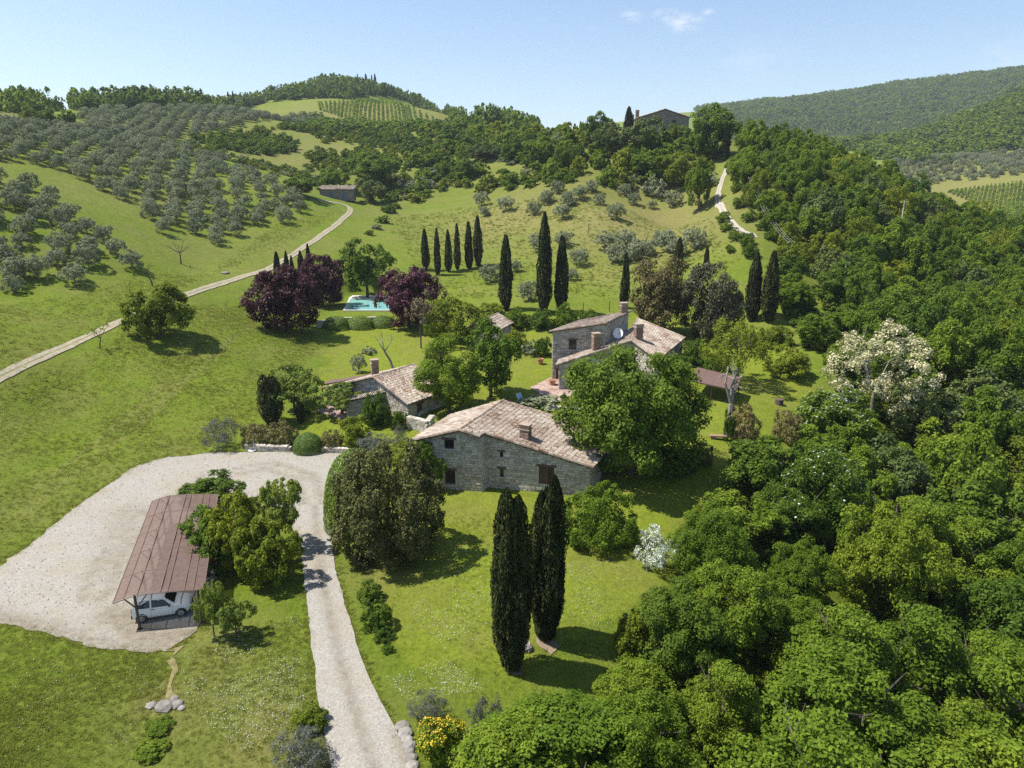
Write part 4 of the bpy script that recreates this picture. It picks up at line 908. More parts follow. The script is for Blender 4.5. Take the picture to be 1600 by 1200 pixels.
h.wall(sA, mLB[:2] + np.array((.45, 0)), [(0, mLF[2] - .1), (depth - .3, mLB[2] - .1)], .6, [], (-1, 0))
sE = mRB[:2] - ma * .3; h.wall(sD, sE, [(0, mEB[2] - .17), (np.linalg.norm(sE - sD), mRB[2] - .17)], .6, [], (0, 1), False)
h.wall(sE, tC, [(0, mRB[2] - .17), (np.linalg.norm(tC - sE), 6.5)], .6, [], (0, 1), False)
h.chimney(np.array(pix_z(931, 545, 6.1)), .85, .8, 1.5, .25); h.chimney(np.array(pix_z(997, 530, 6.75)), .9, .75, 1.5, .25); h.chimney(np.array(lerp(TB, TC, .82) - UP * .1 - np.array((.5, 0, 0))), .85, .7, 1.0, .25)
# dormer door to the roof
dm = MB(h.o); dp = pix_z(953, 528, 6.4); dm.box(dp + (0, .5, .55), (1.6, 1.0, 1.5), .2); dd = dm.build('dormer', M['mortar'], h.root); dq = MB(h.o); dq.box(dp + (-.05, -.02, .5), (.9, .08, 1.2), .2); dq.build('shutter', M['wood'], dd); dr_ = MB(h.o); dr_.box(dp + (0, .42, 1.36), (1.9, 1.3, .12), .2); dr_.build('roof', M['roof_bed'], dd)
h.finish()
# satellite dish on the roof
ds = thing('satellite_dish', 'round white satellite dish on the farmhouse roof beside a chimney', 'satellite dish', pix_z(966, 530, 6.7))
m = MB(); n = 16; prof = [(.02, 0), (.3, .05), (.5, .14), (.62, .24)]
vs = [(r * math.cos(6.2832 * k / n), r * math.sin(6.2832 * k / n) * 1.12, z) for r, z in prof for k in range(n)]
m.add(vs, [(i * n + k, i * n + (k + 1) % n, (i + 1) * n + (k + 1) % n, (i + 1) * n + k) for i in range(3) for k in range(n)] + [tuple(range(n))])
dish = m.build('reflector', M['white'], ds, smooth=True, loc=(0, 0, .75)); dish.rotation_euler = (math.radians(70), 0, math.radians(-20))
m = MB(); m.tube([(0, .1, -.4), (0, .12, .75)], .035, 6); m.build('mast', M['alloy'], ds); m = MB(); m.bar((0, -.05, .6), (-.1, -.55, .7), .04); m.box((-.1, -.58, .72), (.09, .12, .09)); m.build('receiver_arm', M['alloy'], ds)

# ------------------------------------------------------------------ small stone shed in the back garden (its roof shows between the trees)
def gable_block(name, label, cat, c, w, d, hw, hr, rz, doors=(), stones=True, cw=.28, row=.42, mat=None, ridge_along='y', wins=()):
    c = np.array(c, float); hh = House(name, label, cat, c); ca_, sa_ = math.cos(rz), math.sin(rz)
    Q = lambda x, y, z: c + np.array((ca_ * x - sa_ * y, sa_ * x + ca_ * y, z)); e = .35
    zl = hw - e * (hr - hw) / (w / 2)
    hh.tiles(Q(-w / 2 - e, -d / 2 - e, zl), Q(-w / 2 - e, d / 2 + e, zl), Q(0, -d / 2 - e, hr), Q(0, d / 2 + e, hr), cw, row); hh.tiles(Q(w / 2 + e, -d / 2 - e, zl), Q(w / 2 + e, d / 2 + e, zl), Q(0, -d / 2 - e, hr), Q(0, d / 2 + e, hr), cw, row); hh.ridge(Q(0, -d / 2 - e, hr), Q(0, d / 2 + e, hr))
    F2 = lambda x, y: Q(x, y, 0)[:2]; z0 = c[2]; r = .14
    hh.wall(F2(-w / 2, -d / 2), F2(w / 2, -d / 2), [(0, z0 + hw - r), (w / 2, z0 + hr - r), (w, z0 + hw - r)], z0 - 1, [(a, b, z0 + p, z0 + q, k) for a, b, p, q, k in doors], F2(0, -d) - c[:2], stones)
    hh.wall(F2(-w / 2, d / 2), F2(w / 2, d / 2), [(0, z0 + hw - r), (w / 2, z0 + hr - r), (w, z0 + hw - r)], z0 - 1, [], F2(0, d) - c[:2], False)
    for s_ in (-1, 1): hh.wall(F2(s_ * w / 2, -d / 2), F2(s_ * w / 2, d / 2), [(0, z0 + hw - r), (d, z0 + hw - r)], z0 - 1, [(a, b, z0 + p, z0 + q, k) for a, b, p, q, k in wins if s_ == -1], F2(s_ * w, 0) - c[:2], stones)
    return hh, Q
p = col_d(768, 107, 0); p[2] = H(p[0], p[1])
hh, _ = gable_block('garden_shed', 'small tiled stone shed half hidden by trees behind the farmhouse lawn', 'shed', p, 4.4, 5.0, 2.2, 3.3, -.35); hh.finish()

# long low shed at the end of the farm track, openings with blue grey doors
p, d_ = hit(526, 311); W_ = 52 * d_ / F
hh = House('field_shed', 'long low stone shed with flat tiled roof at the end of the farm track', 'shed', p); hh.mt = ('old_mortar', 'old_stone')
x0, x1 = p[0] - W_ / 2, p[0] + W_ / 2; y0 = p[1]; zb = p[2] - .5; zt_ = p[2] + 2.7
hh.tiles((x0 - .4, y0 - .5, zt_), (x1 + .4, y0 - .5, zt_), (x0 - .4, y0 + 4.5, zt_ + 1.1), (x1 + .4, y0 + 4.5, zt_ + 1.1), .34, .5)
g = p[2]
hh.wall((x0, y0), (x1, y0), [(0, zt_ - .1), (W_, zt_ - .1)], zb, [(W_ * .2, W_ * .45, g - .1, g + 2.2, 'blue'), (W_ * .58, W_ * .84, g - .1, g + 2.2, 'blue')], (0, -1))
hh.wall((x0, y0), (x0, y0 + 4), [(0, zt_ - .1), (4, zt_ + .8)], zb, [], (-1, 0)); hh.wall((x1, y0), (x1, y0 + 4), [(0, zt_ - .1), (4, zt_ + .8)], zb, [], (1, 0), False); hh.wall((x0, y0 + 4), (x1, y0 + 4), [(0, zt_ + .8), (W_, zt_ + .8)], zb, [], (0, 1), False)
hh.finish()

# the big house on the hilltop
p = col_d(1036, 222, 42); p[2] = float(H(p[0], p[1]))
Wg = 15.5; gz0 = p[2] - .5
top = pix_d(1048, 171, 222)[2] - gz0; eav = pix_d(1073, 181, 222)[2] - gz0
hh, Q = gable_block('hilltop_house', 'big stone house with long tiled roof on the hilltop skyline', 'house', (p[0], p[1] + 10, gz0), Wg, 20, eav - .4, top, .03, [(4.2, 5.4, eav - 3.0, eav - 1.3, 'window'), (10.2, 11.5, eav - 3.2, eav - 1.4, 'window'), (10.2, 11.5, eav - 6.4, eav - 4.6, 'window')], True, .36, .55, wins=[(4, 5.3, eav - 3, eav - 1.4, 'window'), (10, 11.3, eav - 3, eav - 1.4, 'window'), (15, 16.3, eav - 3, eav - 1.4, 'window')])
hh.mt = ('old_mortar', 'old_stone'); hh.chimney(np.array(Q(-7.0, -2, eav - .4)), 1.0, .8, 2.2, .03); hh.chimney(np.array(Q(-6.9, 7, eav - .4)), .9, .8, 1.6, .42); hh.finish()
# ------------------------------------------------------------------ carport and car
c00, c10, c11, c01 = pix_z(175, 936, 2.25), pix_z(319, 921, 2.3), pix_z(341, 772, 2.35), pix_z(237, 778, 2.25)
def shade_mat():
    m, N, L, B = nodes('brown_shade_net'); P = geo_pos(N); n = noise(N, L, 3, 4, 0.6, P)
    r = ramp(N, ((0.3, (0.118, 0.078, 0.064)), (0.7, (0.162, 0.112, 0.094)))); L.new(n.outputs['Fac'], r.inputs[0]); L.new(r.outputs[0], B.inputs['Base Color']); B.inputs['Roughness'].default_value = 0.9; B.inputs['Specular IOR Level'].default_value = 0.1
    t = N.new('ShaderNodeBsdfTransparent'); mx = N.new('ShaderNodeMixShader'); mx.inputs[0].default_value = 0.15
    L.new(B.outputs[0], mx.inputs[1]); L.new(t.outputs[0], mx.inputs[2]); L.new(mx.outputs[0], N['Material Output'].inputs['Surface']); return m
M['shade'] = shade_mat(); M['purlin'] = plain('purlin_paint', (0.15, 0.085, 0.068), 0.7)
base = (c00 + c11) / 2; base[2] = 0
cpt = thing('carport', 'long carport of brown shade cloth on steel posts, standing on the gravel yard', 'carport', base)
def CP(u, v): return (c00 * (1 - u) + c10 * u) * (1 - v) + (c01 * (1 - u) + c11 * u) * v
def arch(u): return -.02 + .16 * math.sin(math.pi * min(1, (u * .86 + .1))) - .30 * (max(0, .28 - u) / .28) ** 1.5
NB = 5
def canopy(u, v):
    p = CP(u, v); sag = .05 * math.sin(math.pi * ((v * NB) % 1.0)) ** 1.0; p[2] += arch(u) - sag * (.35 + .5 * math.sin(math.pi * u)); return p
for bay in range(NB):
    us = np.linspace(0, 1, 15); vs_ = np.linspace(bay / NB, (bay + 1) / NB - 1e-4, 8); V = [canopy(a, b_) - base for b_ in vs_ for a in us]; n = len(us)
    Q = [(j * n + i, j * n + i + 1, (j + 1) * n + i + 1, (j + 1) * n + i) for j in range(7) for i in range(n - 1)]
    link('shade_cloth', np_mesh('shade_cloth', V, Q, M['shade'], smooth=True), cpt)
for k in range(NB + 1):
    v = k / NB; m = MB(base)
    pts_ = [CP(u, v) + UP * (arch(u) - .05) for u in np.linspace(0, 1, 11)]
    m.tube(pts_, .035, 5); m.build('rib', M['steel'], cpt)
for u in (.0, .12, .27, .52, .60, .78, .88, 1.0):
    m = MB(base); m.tube([CP(u, 0) + UP * (arch(u) + .015), CP(u, 1) + UP * (arch(u) + .015)], .022 if u not in (.27, .52) else .035, 5); m.build('purlin', M['purlin'], cpt)
for k in range(NB + 1):
    v = min(.998, max(.002, k / NB))
    for u in (.24, .93):
        t = CP(u, v) + UP * arch(u); m = MB(base); m.bar((t[0], t[1], -.05), t, .11); m.box((t[0], t[1], .03), (.28, .28, .04)); po = m.build('post', M['steel'], cpt)
        if u < .5:
            for du in (-.12, .14):
                e = CP(u + du, v) + UP * arch(u + du); m = MB(base); m.bar((t[0], t[1], t[2] - .9), e - UP * .03, .06); m.build('brace', M['steel'], po)

def make_car(pos, rz):
    car = thing('parked_car', 'small white three-door hatchback parked nose-in under the brown carport', 'car', pos, rz)
    # stations along the length: x, half width, sill z, belt z, top z (roof or bonnet), half width at top
    ST = [(-1.62, .60, .42, .74, .80, .55), (-1.58, .70, .30, .86, 1.02, .56), (-1.45, .745, .24, .90, 1.30, .52), (-1.15, .755, .22, .90, 1.40, .53), (-.6, .755, .22, .89, 1.435, .545), (-.05, .755, .22, .88, 1.42, .545), (.25, .755, .22, .87, 1.37, .54),
          (.62, .752, .22, .86, 1.08, .60), (.84, .75, .22, .85, .91, .66), (1.2, .735, .22, .80, .84, .64), (1.5, .70, .24, .70, .74, .60), (1.62, .62, .30, .58, .62, .52), (1.66, .55, .38, .50, .54, .48)]
    V = []
    for x, w, zs, zb, zt2, wt in ST:
        half = [(0, zs), (w * .86, zs), (w * .97, zs + .1), (w, (zs + zb) / 2 + .06), (w * .975, zb), (wt, zt2 - .03), (wt * .82, zt2), (0, zt2 + .015)]
        V += [(x, -y, z) for y, z in half] + [(x, y, z) for y, z in half[-2:0:-1]]
    k = 14; n = len(ST); Q = [(i * k + j, i * k + (j + 1) % k, (i + 1) * k + (j + 1) % k, (i + 1) * k + j) for i in range(n - 1) for j in range(k)]
    m = MB(); m.add(V, Q + [tuple(range(k))[::-1], tuple(range((n - 1) * k, n * k))]); body = m.build('body', M['paint'], car, smooth=True)
    md = body.modifiers.new('edges', 'EDGE_SPLIT'); md.split_angle = math.radians(38)
    def st(x):
        return [float(np.interp(x, [q[0] for q in ST], [q[i] for q in ST])) for i in range(1, 6)]
    def side(x, f, s):
        w, zs, zb, zt2, wt = st(x); f_ = f; return np.array((x, s * (w * .975 * (1 - f_) + wt * f_ + .007), zb * (1 - f_) + (zt2 - .03) * f_))
    for s in (-1, 1):
        for pts_ in ([(-1.36, .2), (-1.2, .08), (-.56, .06), (-.56, .88), (-1.1, .88), (-1.3, .75)], [(-.46, .06), (.62, .10), (.28, .80), (.18, .88), (-.46, .88)]):
            m = MB(); m.add([side(x, f, s) for x, f in pts_], [tuple(range(len(pts_)))]); m.build('side_window', M['glass'], car)
        m = MB()
        for a, c_ in (((-.51, .24), (-.51, .9)), ((.66, .26), (.70, .84)), ((-.5, .26), (.66, .27))):
            m.bar((a[0], s * .758, a[1]), (c_[0], s * .758, c_[1]), .008)
        d_ = m.build('door', M['trim'], car); m = MB(); m.box((-.40, s * .765, .80), (.15, .03, .04)); m.build('handle', M['trim'], d_)
        m = MB(); m.box((.55, s * .84, .96), (.1, .16, .11), taper=.8); m.build('wing_mirror', M['trim'], car)
        m = MB(); m.box((1.575, s * .52, .58), (.10, .24, .15), rz=-s * .35); m.build('headlight', M['lamp_clear'], car)
        m = MB(); m.box((-1.59, s * .60, .78), (.08, .12, .26)); m.build('tail_light', M['lamp_red'], car)
        m = MB(); m.bar((-1.0, s * .762, .52), (1.0, s * .762, .52), .02, .05); m.build('side_moulding', M['paint'], car)
        for x in (-1.08, 1.12):
            wh = MB(); 
            for r, wd, y in ((.275, .17, 0),):
                vs = []; nn = 20
                for yy, rr in ((-wd / 2, r * .86), (-wd / 2 + .03, r), (wd / 2 - .03, r), (wd / 2, r * .86)): vs += [(rr * math.cos(6.2832 * i / nn), yy, rr * math.sin(6.2832 * i / nn)) for i in range(nn)]
                wh.add(vs, [(a * nn + i, a * nn + (i + 1) % nn, (a + 1) * nn + (i + 1) % nn, (a + 1) * nn + i) for a in range(3) for i in range(nn)] + [tuple(range(nn)), tuple(range(3 * nn, 4 * nn))])
            we = link('wheel', None, car); we.location = (x, s * .675, .275); we.empty_display_size = .2
            wh.build('tyre', M['rubber'], we)
            rm = MB(); nn = 16; rm.add([(.19 * math.cos(6.2832 * i / nn), s * .088, .19 * math.sin(6.2832 * i / nn)) for i in range(nn)] + [(0, s * .105, 0)], [(i, (i + 1) % nn, nn) for i in range(nn)])
            for i in range(7): rm.bar((.05 * math.cos(i * .9), s * .1, .05 * math.sin(i * .9)), (.175 * math.cos(i * .9), s * .092, .175 * math.sin(i * .9)), .035, .02)
            rm.build('rim', M['alloy'], we)
            ar = MB(); ar.tube([(x + .315 * math.cos(t), s * .752, .275 + .315 * math.sin(t)) for t in np.linspace(-.05, math.pi + .05, 12)], .03, 5); ar.build('wheel_arch', M['trim'], car)
    def top(x, f): w, zs, zb, zt2, wt = st(x); return np.array((x, f * wt * .9, zt2 + .014))
    m = MB(); m.quad(top(.285, -.95) + (0, 0, .01), top(.285, .95) + (0, 0, .01), top(.80, .98) + (0, 0, .008), top(.80, -.98) + (0, 0, .008)); m.build('windscreen', M['glass'], car)
    m = MB(); m.quad(np.array((-1.475, -.46, 1.26)), np.array((-1.475, .46, 1.26)), np.array((-1.60, .52, .90)), np.array((-1.60, -.52, .90))); m.build('rear_window', M['glass'], car)
    m = MB(); m.box((1.60, 0, .36), (.16, 1.25, .2), taper=.96); m.build('bumper', M['trim'], car); m = MB(); m.box((-1.60, 0, .40), (.14, 1.3, .2), taper=.96); m.build('bumper', M['trim'], car)
    return car
r_, f_ = pix_z(221, 973, 0.06), pix_z(284, 963, 0.06); dv = (f_ - r_)[:2]; dv /= np.linalg.norm(dv); mid = (r_ + f_)[:2] / 2 + np.array((-dv[1], dv[0])) * .72
make_car((mid[0], mid[1], .055), math.atan2(dv[1], dv[0]))

# ------------------------------------------------------------------ pool terrace
pl = thing('swimming_pool', 'rectangular turquoise swimming pool with pale stone coping between the purple trees', 'pool', POOL)
pA, pB, pC, pD = [pix_z(*q, 4.35) for q in ((536, 486), (640, 486), (630, 467), (546, 467))]
m = MB(POOL)
def ring(mb, q, w, z0, z1):
    c = sum(q) / 4; inn = [a + (c - a) / np.linalg.norm(c - a) * w * 1.4 for a in q]
    for i in range(4):
        a, b_, c_, d_ = q[i], q[(i + 1) % 4], inn[(i + 1) % 4], inn[i]; mb.prism([v3(x, z0) for x in (a, b_, c_, d_)], [v3(x, z1) for x in (a, b_, c_, d_)])
    return inn
inn = ring(m, [pA, pB, pC, pD], .36, 4.0, 4.5); m.build('coping', M['pool_stone'], pl)
wm, N, L, B = nodes('pool_water'); B.inputs['Base Color'].default_value = (0.21, 0.46, 0.45, 1); B.inputs['Roughness'].default_value = 0.05
bump(N, L, noise(N, L, 2.5, 3, .5, geo_pos(N)).outputs['Fac'], .15, .05, B); M['water'] = wm
m = MB(POOL); m.quad(*[v3(x, 4.42) for x in inn]); m.build('water', wm, pl)
m = MB(POOL); q = [pD + (-.2, .05, 0), pC + (.2, .05, 0), pC + (.4, 3.2, 0), pD + (-.1, 3.2, 0)]; m.prism([v3(x, 4.0) for x in q], [v3(x, 4.5) for x in q]); m.build('sun_deck', M['pool_stone'], pl)

# ------------------------------------------------------------------ shade roofs
def shade_roof(label, pxs, zs, legs, name='pergola', panels=4, sheet='shade'):
    q = [pix_z(x, y, z) for (x, y), z in zip(pxs, zs)]; c = sum(q) / 4; c[2] = float(H(c[0], c[1])); t = thing(name, label, 'pergola', c)
    for i in range(panels):
        a, b_ = i / panels, (i + 1) / panels - .004; m = MB(c); w = [lerp(q[0], q[1], a), lerp(q[0], q[1], b_), lerp(q[3], q[2], b_), lerp(q[3], q[2], a)]; m.prism([p - UP * .02 for p in w], [p + UP * .02 for p in w]); m.build('roof_panel', M[sheet], t)
    for i in range(4):
        m = MB(c); m.bar(q[i] - UP * .07, q[(i + 1) % 4] - UP * .07, .09); m.build('beam', M['steel'], t)
    for p in [lerp(lerp(q[0], q[1], u), lerp(q[3], q[2], u), v) for u, v in legs]:
        m = MB(c); m.bar((p[0], p[1], float(H(p[0], p[1])) - .1), p - UP * .1, .1); m.build('post', M['steel'], t)
    return t
M['sheet'] = plain('brown_roof_sheet', (0.125, 0.074, 0.06), 0.75, var=0.1)
shade_roof('brown pergola roof over the terrace at the far side of the cottage', ((503, 601), (576, 588), (590, 583), (512, 595)), (3.5, 4.3, 4.3, 3.5), ((0, 0), (.5, 0), (0, 1), (1, 1)), sheet='sheet')
shade_roof('brown pergola roof beside the farmhouse with a dead tree in front', ((1076, 594), (1150, 610), (1158, 590), (1090, 574)), (4.1, 3.9, 4.0, 4.2), ((.03, .04), (.97, .04), (.03, .96), (.97, .96), (.5, .04)), sheet='sheet')

# ------------------------------------------------------------------ garden walls and stones
def rubble_wall(name, label, path, h, thick, stone=(.3, .55), sd_=1, top_slab=False, zoff=None):
    rng = np.random.default_rng(sd_); P = [np.array(p[:2]) for p in path]; c = np.array((*P[0], float(H(*P[0])))); t = thing(name, label, 'wall', c); core = MB(c); st_ = MB(c)
    for a, b_ in zip(P[:-1], P[1:]):
        L_ = np.linalg.norm(b_ - a); u = (b_ - a) / L_; nn = np.array((u[1], -u[0])); za, zb_ = float(H(*a)), float(H(*b_)); rz = math.atan2(u[1], u[0])
        q = [a - nn * thick * .42, b_ - nn * thick * .42, b_ + nn * thick * .42, a + nn * thick * .42]; zz = [za, zb_, zb_, za]
        core.prism([v3(x, z - .4) for x, z in zip(q, zz)], [v3(x, z + h - .06) for x, z in zip(q, zz)])
        z = 0.0
        while z < h:
            hh_ = min(rng.uniform(.14, .26), h - z + .03); s_ = 0
            while s_ < L_:
                l = rng.uniform(*stone)
                for sd2 in (-1, 1):
                    p = a + u * (s_ + l / 2) + nn * sd2 * thick * .4; st_.box((p[0], p[1], za + (zb_ - za) * s_ / L_ + z + hh_ / 2), (l - .02, .2 + rng.uniform(0, .07), hh_ - .02), rz + rng.normal(0, .03), float(np.clip(rng.normal(.5, .25), 0, 1)), .93)
                s_ += l
            z += hh_
        s_ = 0
        while s_ < L_:
            l = rng.uniform(.35, .6); p = a + u * (s_ + l / 2); st_.box((p[0], p[1], za + (zb_ - za) * s_ / L_ + h), (l - .03, thick + .06, .1), rz + rng.normal(0, .05), float(np.clip(rng.normal(.65, .2), 0, 1)), .92); s_ += l
    core.build('wall_core', M['mortar'], t); st_.build('stonework', M['stone'], t, kind='stuff'); return t
rubble_wall('garden_wall', 'chest-high pale rubble wall between the cottage and the barn', gpoly([(638, 668), (655, 672), (668, 676), (674, 668)]), 1.25, .5, sd_=3)
rubble_wall('retaining_wall', 'low stone retaining wall under the bronze hedge at the yard edge', gpoly([(385, 702), (415, 704), (450, 705)]), .55, .4, sd_=4)
rubble_wall('retaining_wall', 'low stone wall between the clipped bush and the barn hedge', gpoly([(503, 706), (540, 708)]), .5, .4, sd_=5)
rubble_wall('retaining_wall', 'pale stone edging wall of the grass terrace behind the garden wall', gpoly([(652, 650), (672, 640), (690, 634)]), .35, .35, sd_=6)
rubble_wall('retaining_wall', 'dark stone wall under the pool hedge', gpoly([(495, 512), (540, 506), (585, 505)]), 1.0, .4, sd_=8)
rubble_wall('retaining_wall', 'low brick-edged terrace step with pots at the farmhouse front', gpoly([(852, 637), (880, 640), (903, 642)]), .3, .5, sd_=9)
def rock(pos, r, label=None, cat='rock', seed=0, sq=.7, name='boulder', group=None, mat='rock'):
    rng = np.random.default_rng(seed); m = MB(); prof = []; n = 9; vs = []; lev = ((.75, -.25), (1, .1), (.9, .5), (.55, .85))
    for q, z in lev: vs += [(r * q * math.cos(6.2832 * k / n) * rng.uniform(.8, 1.15), r * q * math.sin(6.2832 * k / n) * rng.uniform(.8, 1.15), r * sq * z * rng.uniform(.85, 1.12)) for k in range(n)]
    m.add(vs, [(i * n + k, i * n + (k + 1) % n, (i + 1) * n + (k + 1) % n, (i + 1) * n + k) for i in range(3) for k in range(n)] + [tuple(range(3 * n, 4 * n))], float(rng.uniform(.1, .7)))
    o = m.build(name, M[mat], None, loc=pos); o.rotation_euler = (0, 0, rng.uniform(0, 6)); return tag(o, label, cat, group)
edge_words = ['topmost grey boulder of the stone edging beside the driveway', 'wide flat boulder just below the topmost one beside the driveway', 'small grey boulder in the upper half of the driveway edging', 'pale boulder at the middle of the driveway edging',
              'dark narrow boulder in the lower half of the driveway edging', 'rounded boulder near the bottom of the driveway edging', 'lowest boulder of the driveway edging at the picture bottom']
for i, (x, y, r) in enumerate(((628, 1136, .40), (634, 1147, .42), (636, 1157, .33), (639, 1166, .35), (640, 1175, .28), (641, 1187, .36), (644, 1198, .34))): rock(hit(x, y)[0], r, edge_words[i], seed=50 + i, group='boulders along the driveway edge')
cv = hit(256, 1108)[0]
for i, (dx, dy, r, lb) in enumerate(((-.75, .2, .3, 'white stone at the ditch mouth in the meadow'), (0, .15, .5, 'flat dark slab over the ditch mouth in the meadow'), (.5, .3, .34, 'grey stone beside the slab of the ditch mouth'), (.2, .75, .25, 'small pale stone behind the slab of the ditch mouth'))): rock(cv + (dx, dy, .02), r, lb, seed=70 + i, sq=.5)
rock(hit(284, 1107)[0], .2, 'lone white stone in the daisies east of the ditch', seed=80); rock(hit(785, 786)[0], .4, 'pale flat boulder on the lawn below the barn wall', seed=81, sq=.35, name='boulder'); rock(hit(822, 1014)[0], .42, 'grey boulder between the two big lawn cypresses', seed=82, sq=1.1)
rock(hit(352, 427)[0], .8, 'dark low boulder in the meadow above the farm track', seed=83, sq=.4)
rock(hit(526, 1078)[0], .26, 'bright white stone lying on the gravel driveway', seed=84, sq=.3, mat='white')

# ------------------------------------------------------------------ garden things
def pot(px, py, r, hgt, label, plantkey=None):
    p = hit(px, py)[0]; p[2] += .02; t = thing('terracotta_pot', label, 'flowerpot', p); m = MB(); m.lathe((0, 0, 0), [(r * .62, 0), (r * .8, hgt * .4), (r * .98, hgt * .82), (r * 1.1, hgt * .84), (r * 1.1, hgt), (r * .9, hgt), (r * .88, hgt * .9)], 16); m.build('pot', M['terracotta'], t, smooth=False)
    m = MB(); m.lathe((0, 0, hgt * .86), [(r * .86, 0), (r * .5, .03)], 12); m.build('soil', M['soil'], t)
    if plantkey: q = link('foliage', LIB[plantkey]['crowns'][0], t); q.scale = (r * 1.5, r * 1.5, r * 1.6); q.location = (0, 0, hgt * .88)
pot(844.5, 569, .42, .75, 'big terracotta pot on the back lawn beside the farmhouse'); pot(863, 602, .42, .7, 'wide terracotta pot beside the farmhouse door'); pot(882, 634, .36, .75, 'orange terracotta pot with a plant on the terrace step', 'bush')
p = hit(1217, 632)[0]; w = thing('stump_seat', 'round brown tree stump standing on the east lawn', 'stump', p); m = MB(); m.lathe((0, 0, 0), [(.5, -.1), (.47, .2), (.46, .62)], 14); m.build('trunk', M['bark'], w); m = MB(); m.lathe((0, 0, .62), [(.46, 0), (.44, .03)], 14); m.build('cut_top', M['wood'], w)
p = hit(1135, 688)[0]; w = thing('stone_bench', 'low straight stone bench below the ivy-clad dead tree', 'bench', p, -.1); m = MB(); m.box((0, 0, .42), (3.2, .5, .14)); m.build('seat', M['brick'], w)
for x in (-1.2, 1.2): m = MB(); m.box((x, 0, .17), (.35, .4, .36)); m.build('leg', M['rock'], w)
# deck chair on the lawn
p = hit(813, 629)[0]; w = thing('deck_chair', 'blue and white deck chair on the lawn behind the barn', 'chair', p, .5)
for s in (-1, 1):
    m = MB(); m.bar((s * .3, -.45, 0), (s * .3, .55, 1.0), .05); m.build('side_rail', M['white'], w); m = MB(); m.bar((s * .33, .45, 0), (s * .33, -.4, .62), .05); m.build('leg', M['white'], w)
m = MB(); m.prism([(-.28, -.38, .36), (.28, -.38, .36), (.28, .05, .3), (-.28, .05, .3)], [(-.28, -.38, .39), (.28, -.38, .39), (.28, .05, .33), (-.28, .05, .33)]); m.build('seat', M['blue_cloth'], w)
m = MB(); m.prism([(-.28, .05, .3), (.28, .05, .3), (.28, .55, 1.0), (-.28, .55, 1.0)], [(-.28, .09, .28), (.28, .09, .28), (.28, .6, .98), (-.28, .6, .98)]); m.build('backrest', M['blue_cloth'], w)
# table and chairs under the fruit tree
p = hit(468, 628)[0]; w = thing('garden_table', 'round pale garden table under the open fruit tree', 'table', p); m = MB(); m.lathe((0, 0, .7), [(.65, 0), (.65, .04)], 16); m.build('tabletop', M['white'], w); m = MB(); m.tube([(0, 0, 0), (0, 0, .7)], .05, 8); m.lathe((0, 0, 0), [(.3, 0), (.28, .04)], 12); m.build('pedestal', M['trim'], w)
for i, (dx, dy, lb) in enumerate(((-1.0, -.1, 'dark garden chair west of the round garden table'), (1.0, -.15, 'dark garden chair east of the round garden table'), (.2, .95, 'dark garden chair behind the round garden table'), (1.7, .35, 'dark garden chair standing apart from the round garden table'))):
    w = thing('garden_chair', lb, 'chair', p + (dx, dy, .0), math.atan2(-dx, dy) + math.pi, 'garden chairs at the round table')
    m = MB(); m.box((0, 0, .44), (.48, .46, .04)); m.build('seat', M['trim'], w); m = MB(); m.box((0, -.24, .72), (.46, .04, .5)); m.build('backrest', M['trim'], w)
    for a in (-.2, .2):
        for b_ in (-.2, .2): m = MB(); m.bar((a, b_, 0), (a, b_, .42), .035); m.build('leg', M['trim'], w)
# hose stand / post by the yard
p = hit(401, 702)[0]; w = thing('water_tap_post', 'thin post with a pale basin at the yard edge below the bronze hedge', 'tap post', p + (0, -.6, 0)); m = MB(); m.tube([(0, 0, 0), (0, 0, 1.5)], .03, 6); m.build('post', M['alloy'], w); m = MB(); m.lathe((-.25, 0, 0), [(.3, 0), (.38, .14), (.3, .14), (.26, .06)], 14); m.build('basin', M['white'], w)

# ------------------------------------------------------------------ poles, wires, fence posts
def pole(px, py, h_, label, d=None, mat='concrete'):
    p = hit(px, py)[0] if d is None else col_d(px, d, 0); p[2] = float(H(p[0], p[1])); t = thing('utility_pole', label, 'pole', p); m = MB(); m.tube([(0, 0, -.5), (0, 0, h_)], [.17, .11], 8); m.build('shaft', M[mat], t); m = MB(); m.bar((-.6, 0, h_ - .4), (.6, 0, h_ - .4), .09); m.build('crossarm', M['steel'], t)
    for x in (-.5, 0, .5): m = MB(); m.lathe((x, 0, h_ - .35), [(.05, 0), (.06, .08), (.03, .16)], 8); m.build('insulator', M['white'], t)
    return p + (0, 0, h_)
pd_ = 138; pb = col_d(1386, pd_, 0); zg_ = float(H(pb[0], pb[1])); ptop = pix_d(1386, 312, pd_)
t1 = pole(1386, 0, ptop[2] - zg_, 'pale concrete utility pole rising out of the wood', d=pd_)
q_ = col_d(1388, 130, 9.0); q_[2] = float(H(q_[0], q_[1])); plant('mid', q_, 9.5, pix_d(1388, 340, 130)[2] - q_[2], 'rounded tree hiding the foot of the concrete pole')
t2b = pix_d(1157, 278, 168); zg2 = float(H(t2b[0], t2b[1])); t2 = pole(1157, 0, t2b[2] - zg2, 'wooden utility pole among the trees beside the hill lane', d=168, mat='bark')
t3b = pix_d(1144, 212, 214); t3 = pole(1144, 0, t3b[2] - float(H(t3b[0], t3b[1])), 'utility pole below the hilltop house at the lane', d=214, mat='bark')
t4 = pix_d(1238, 378, 118)
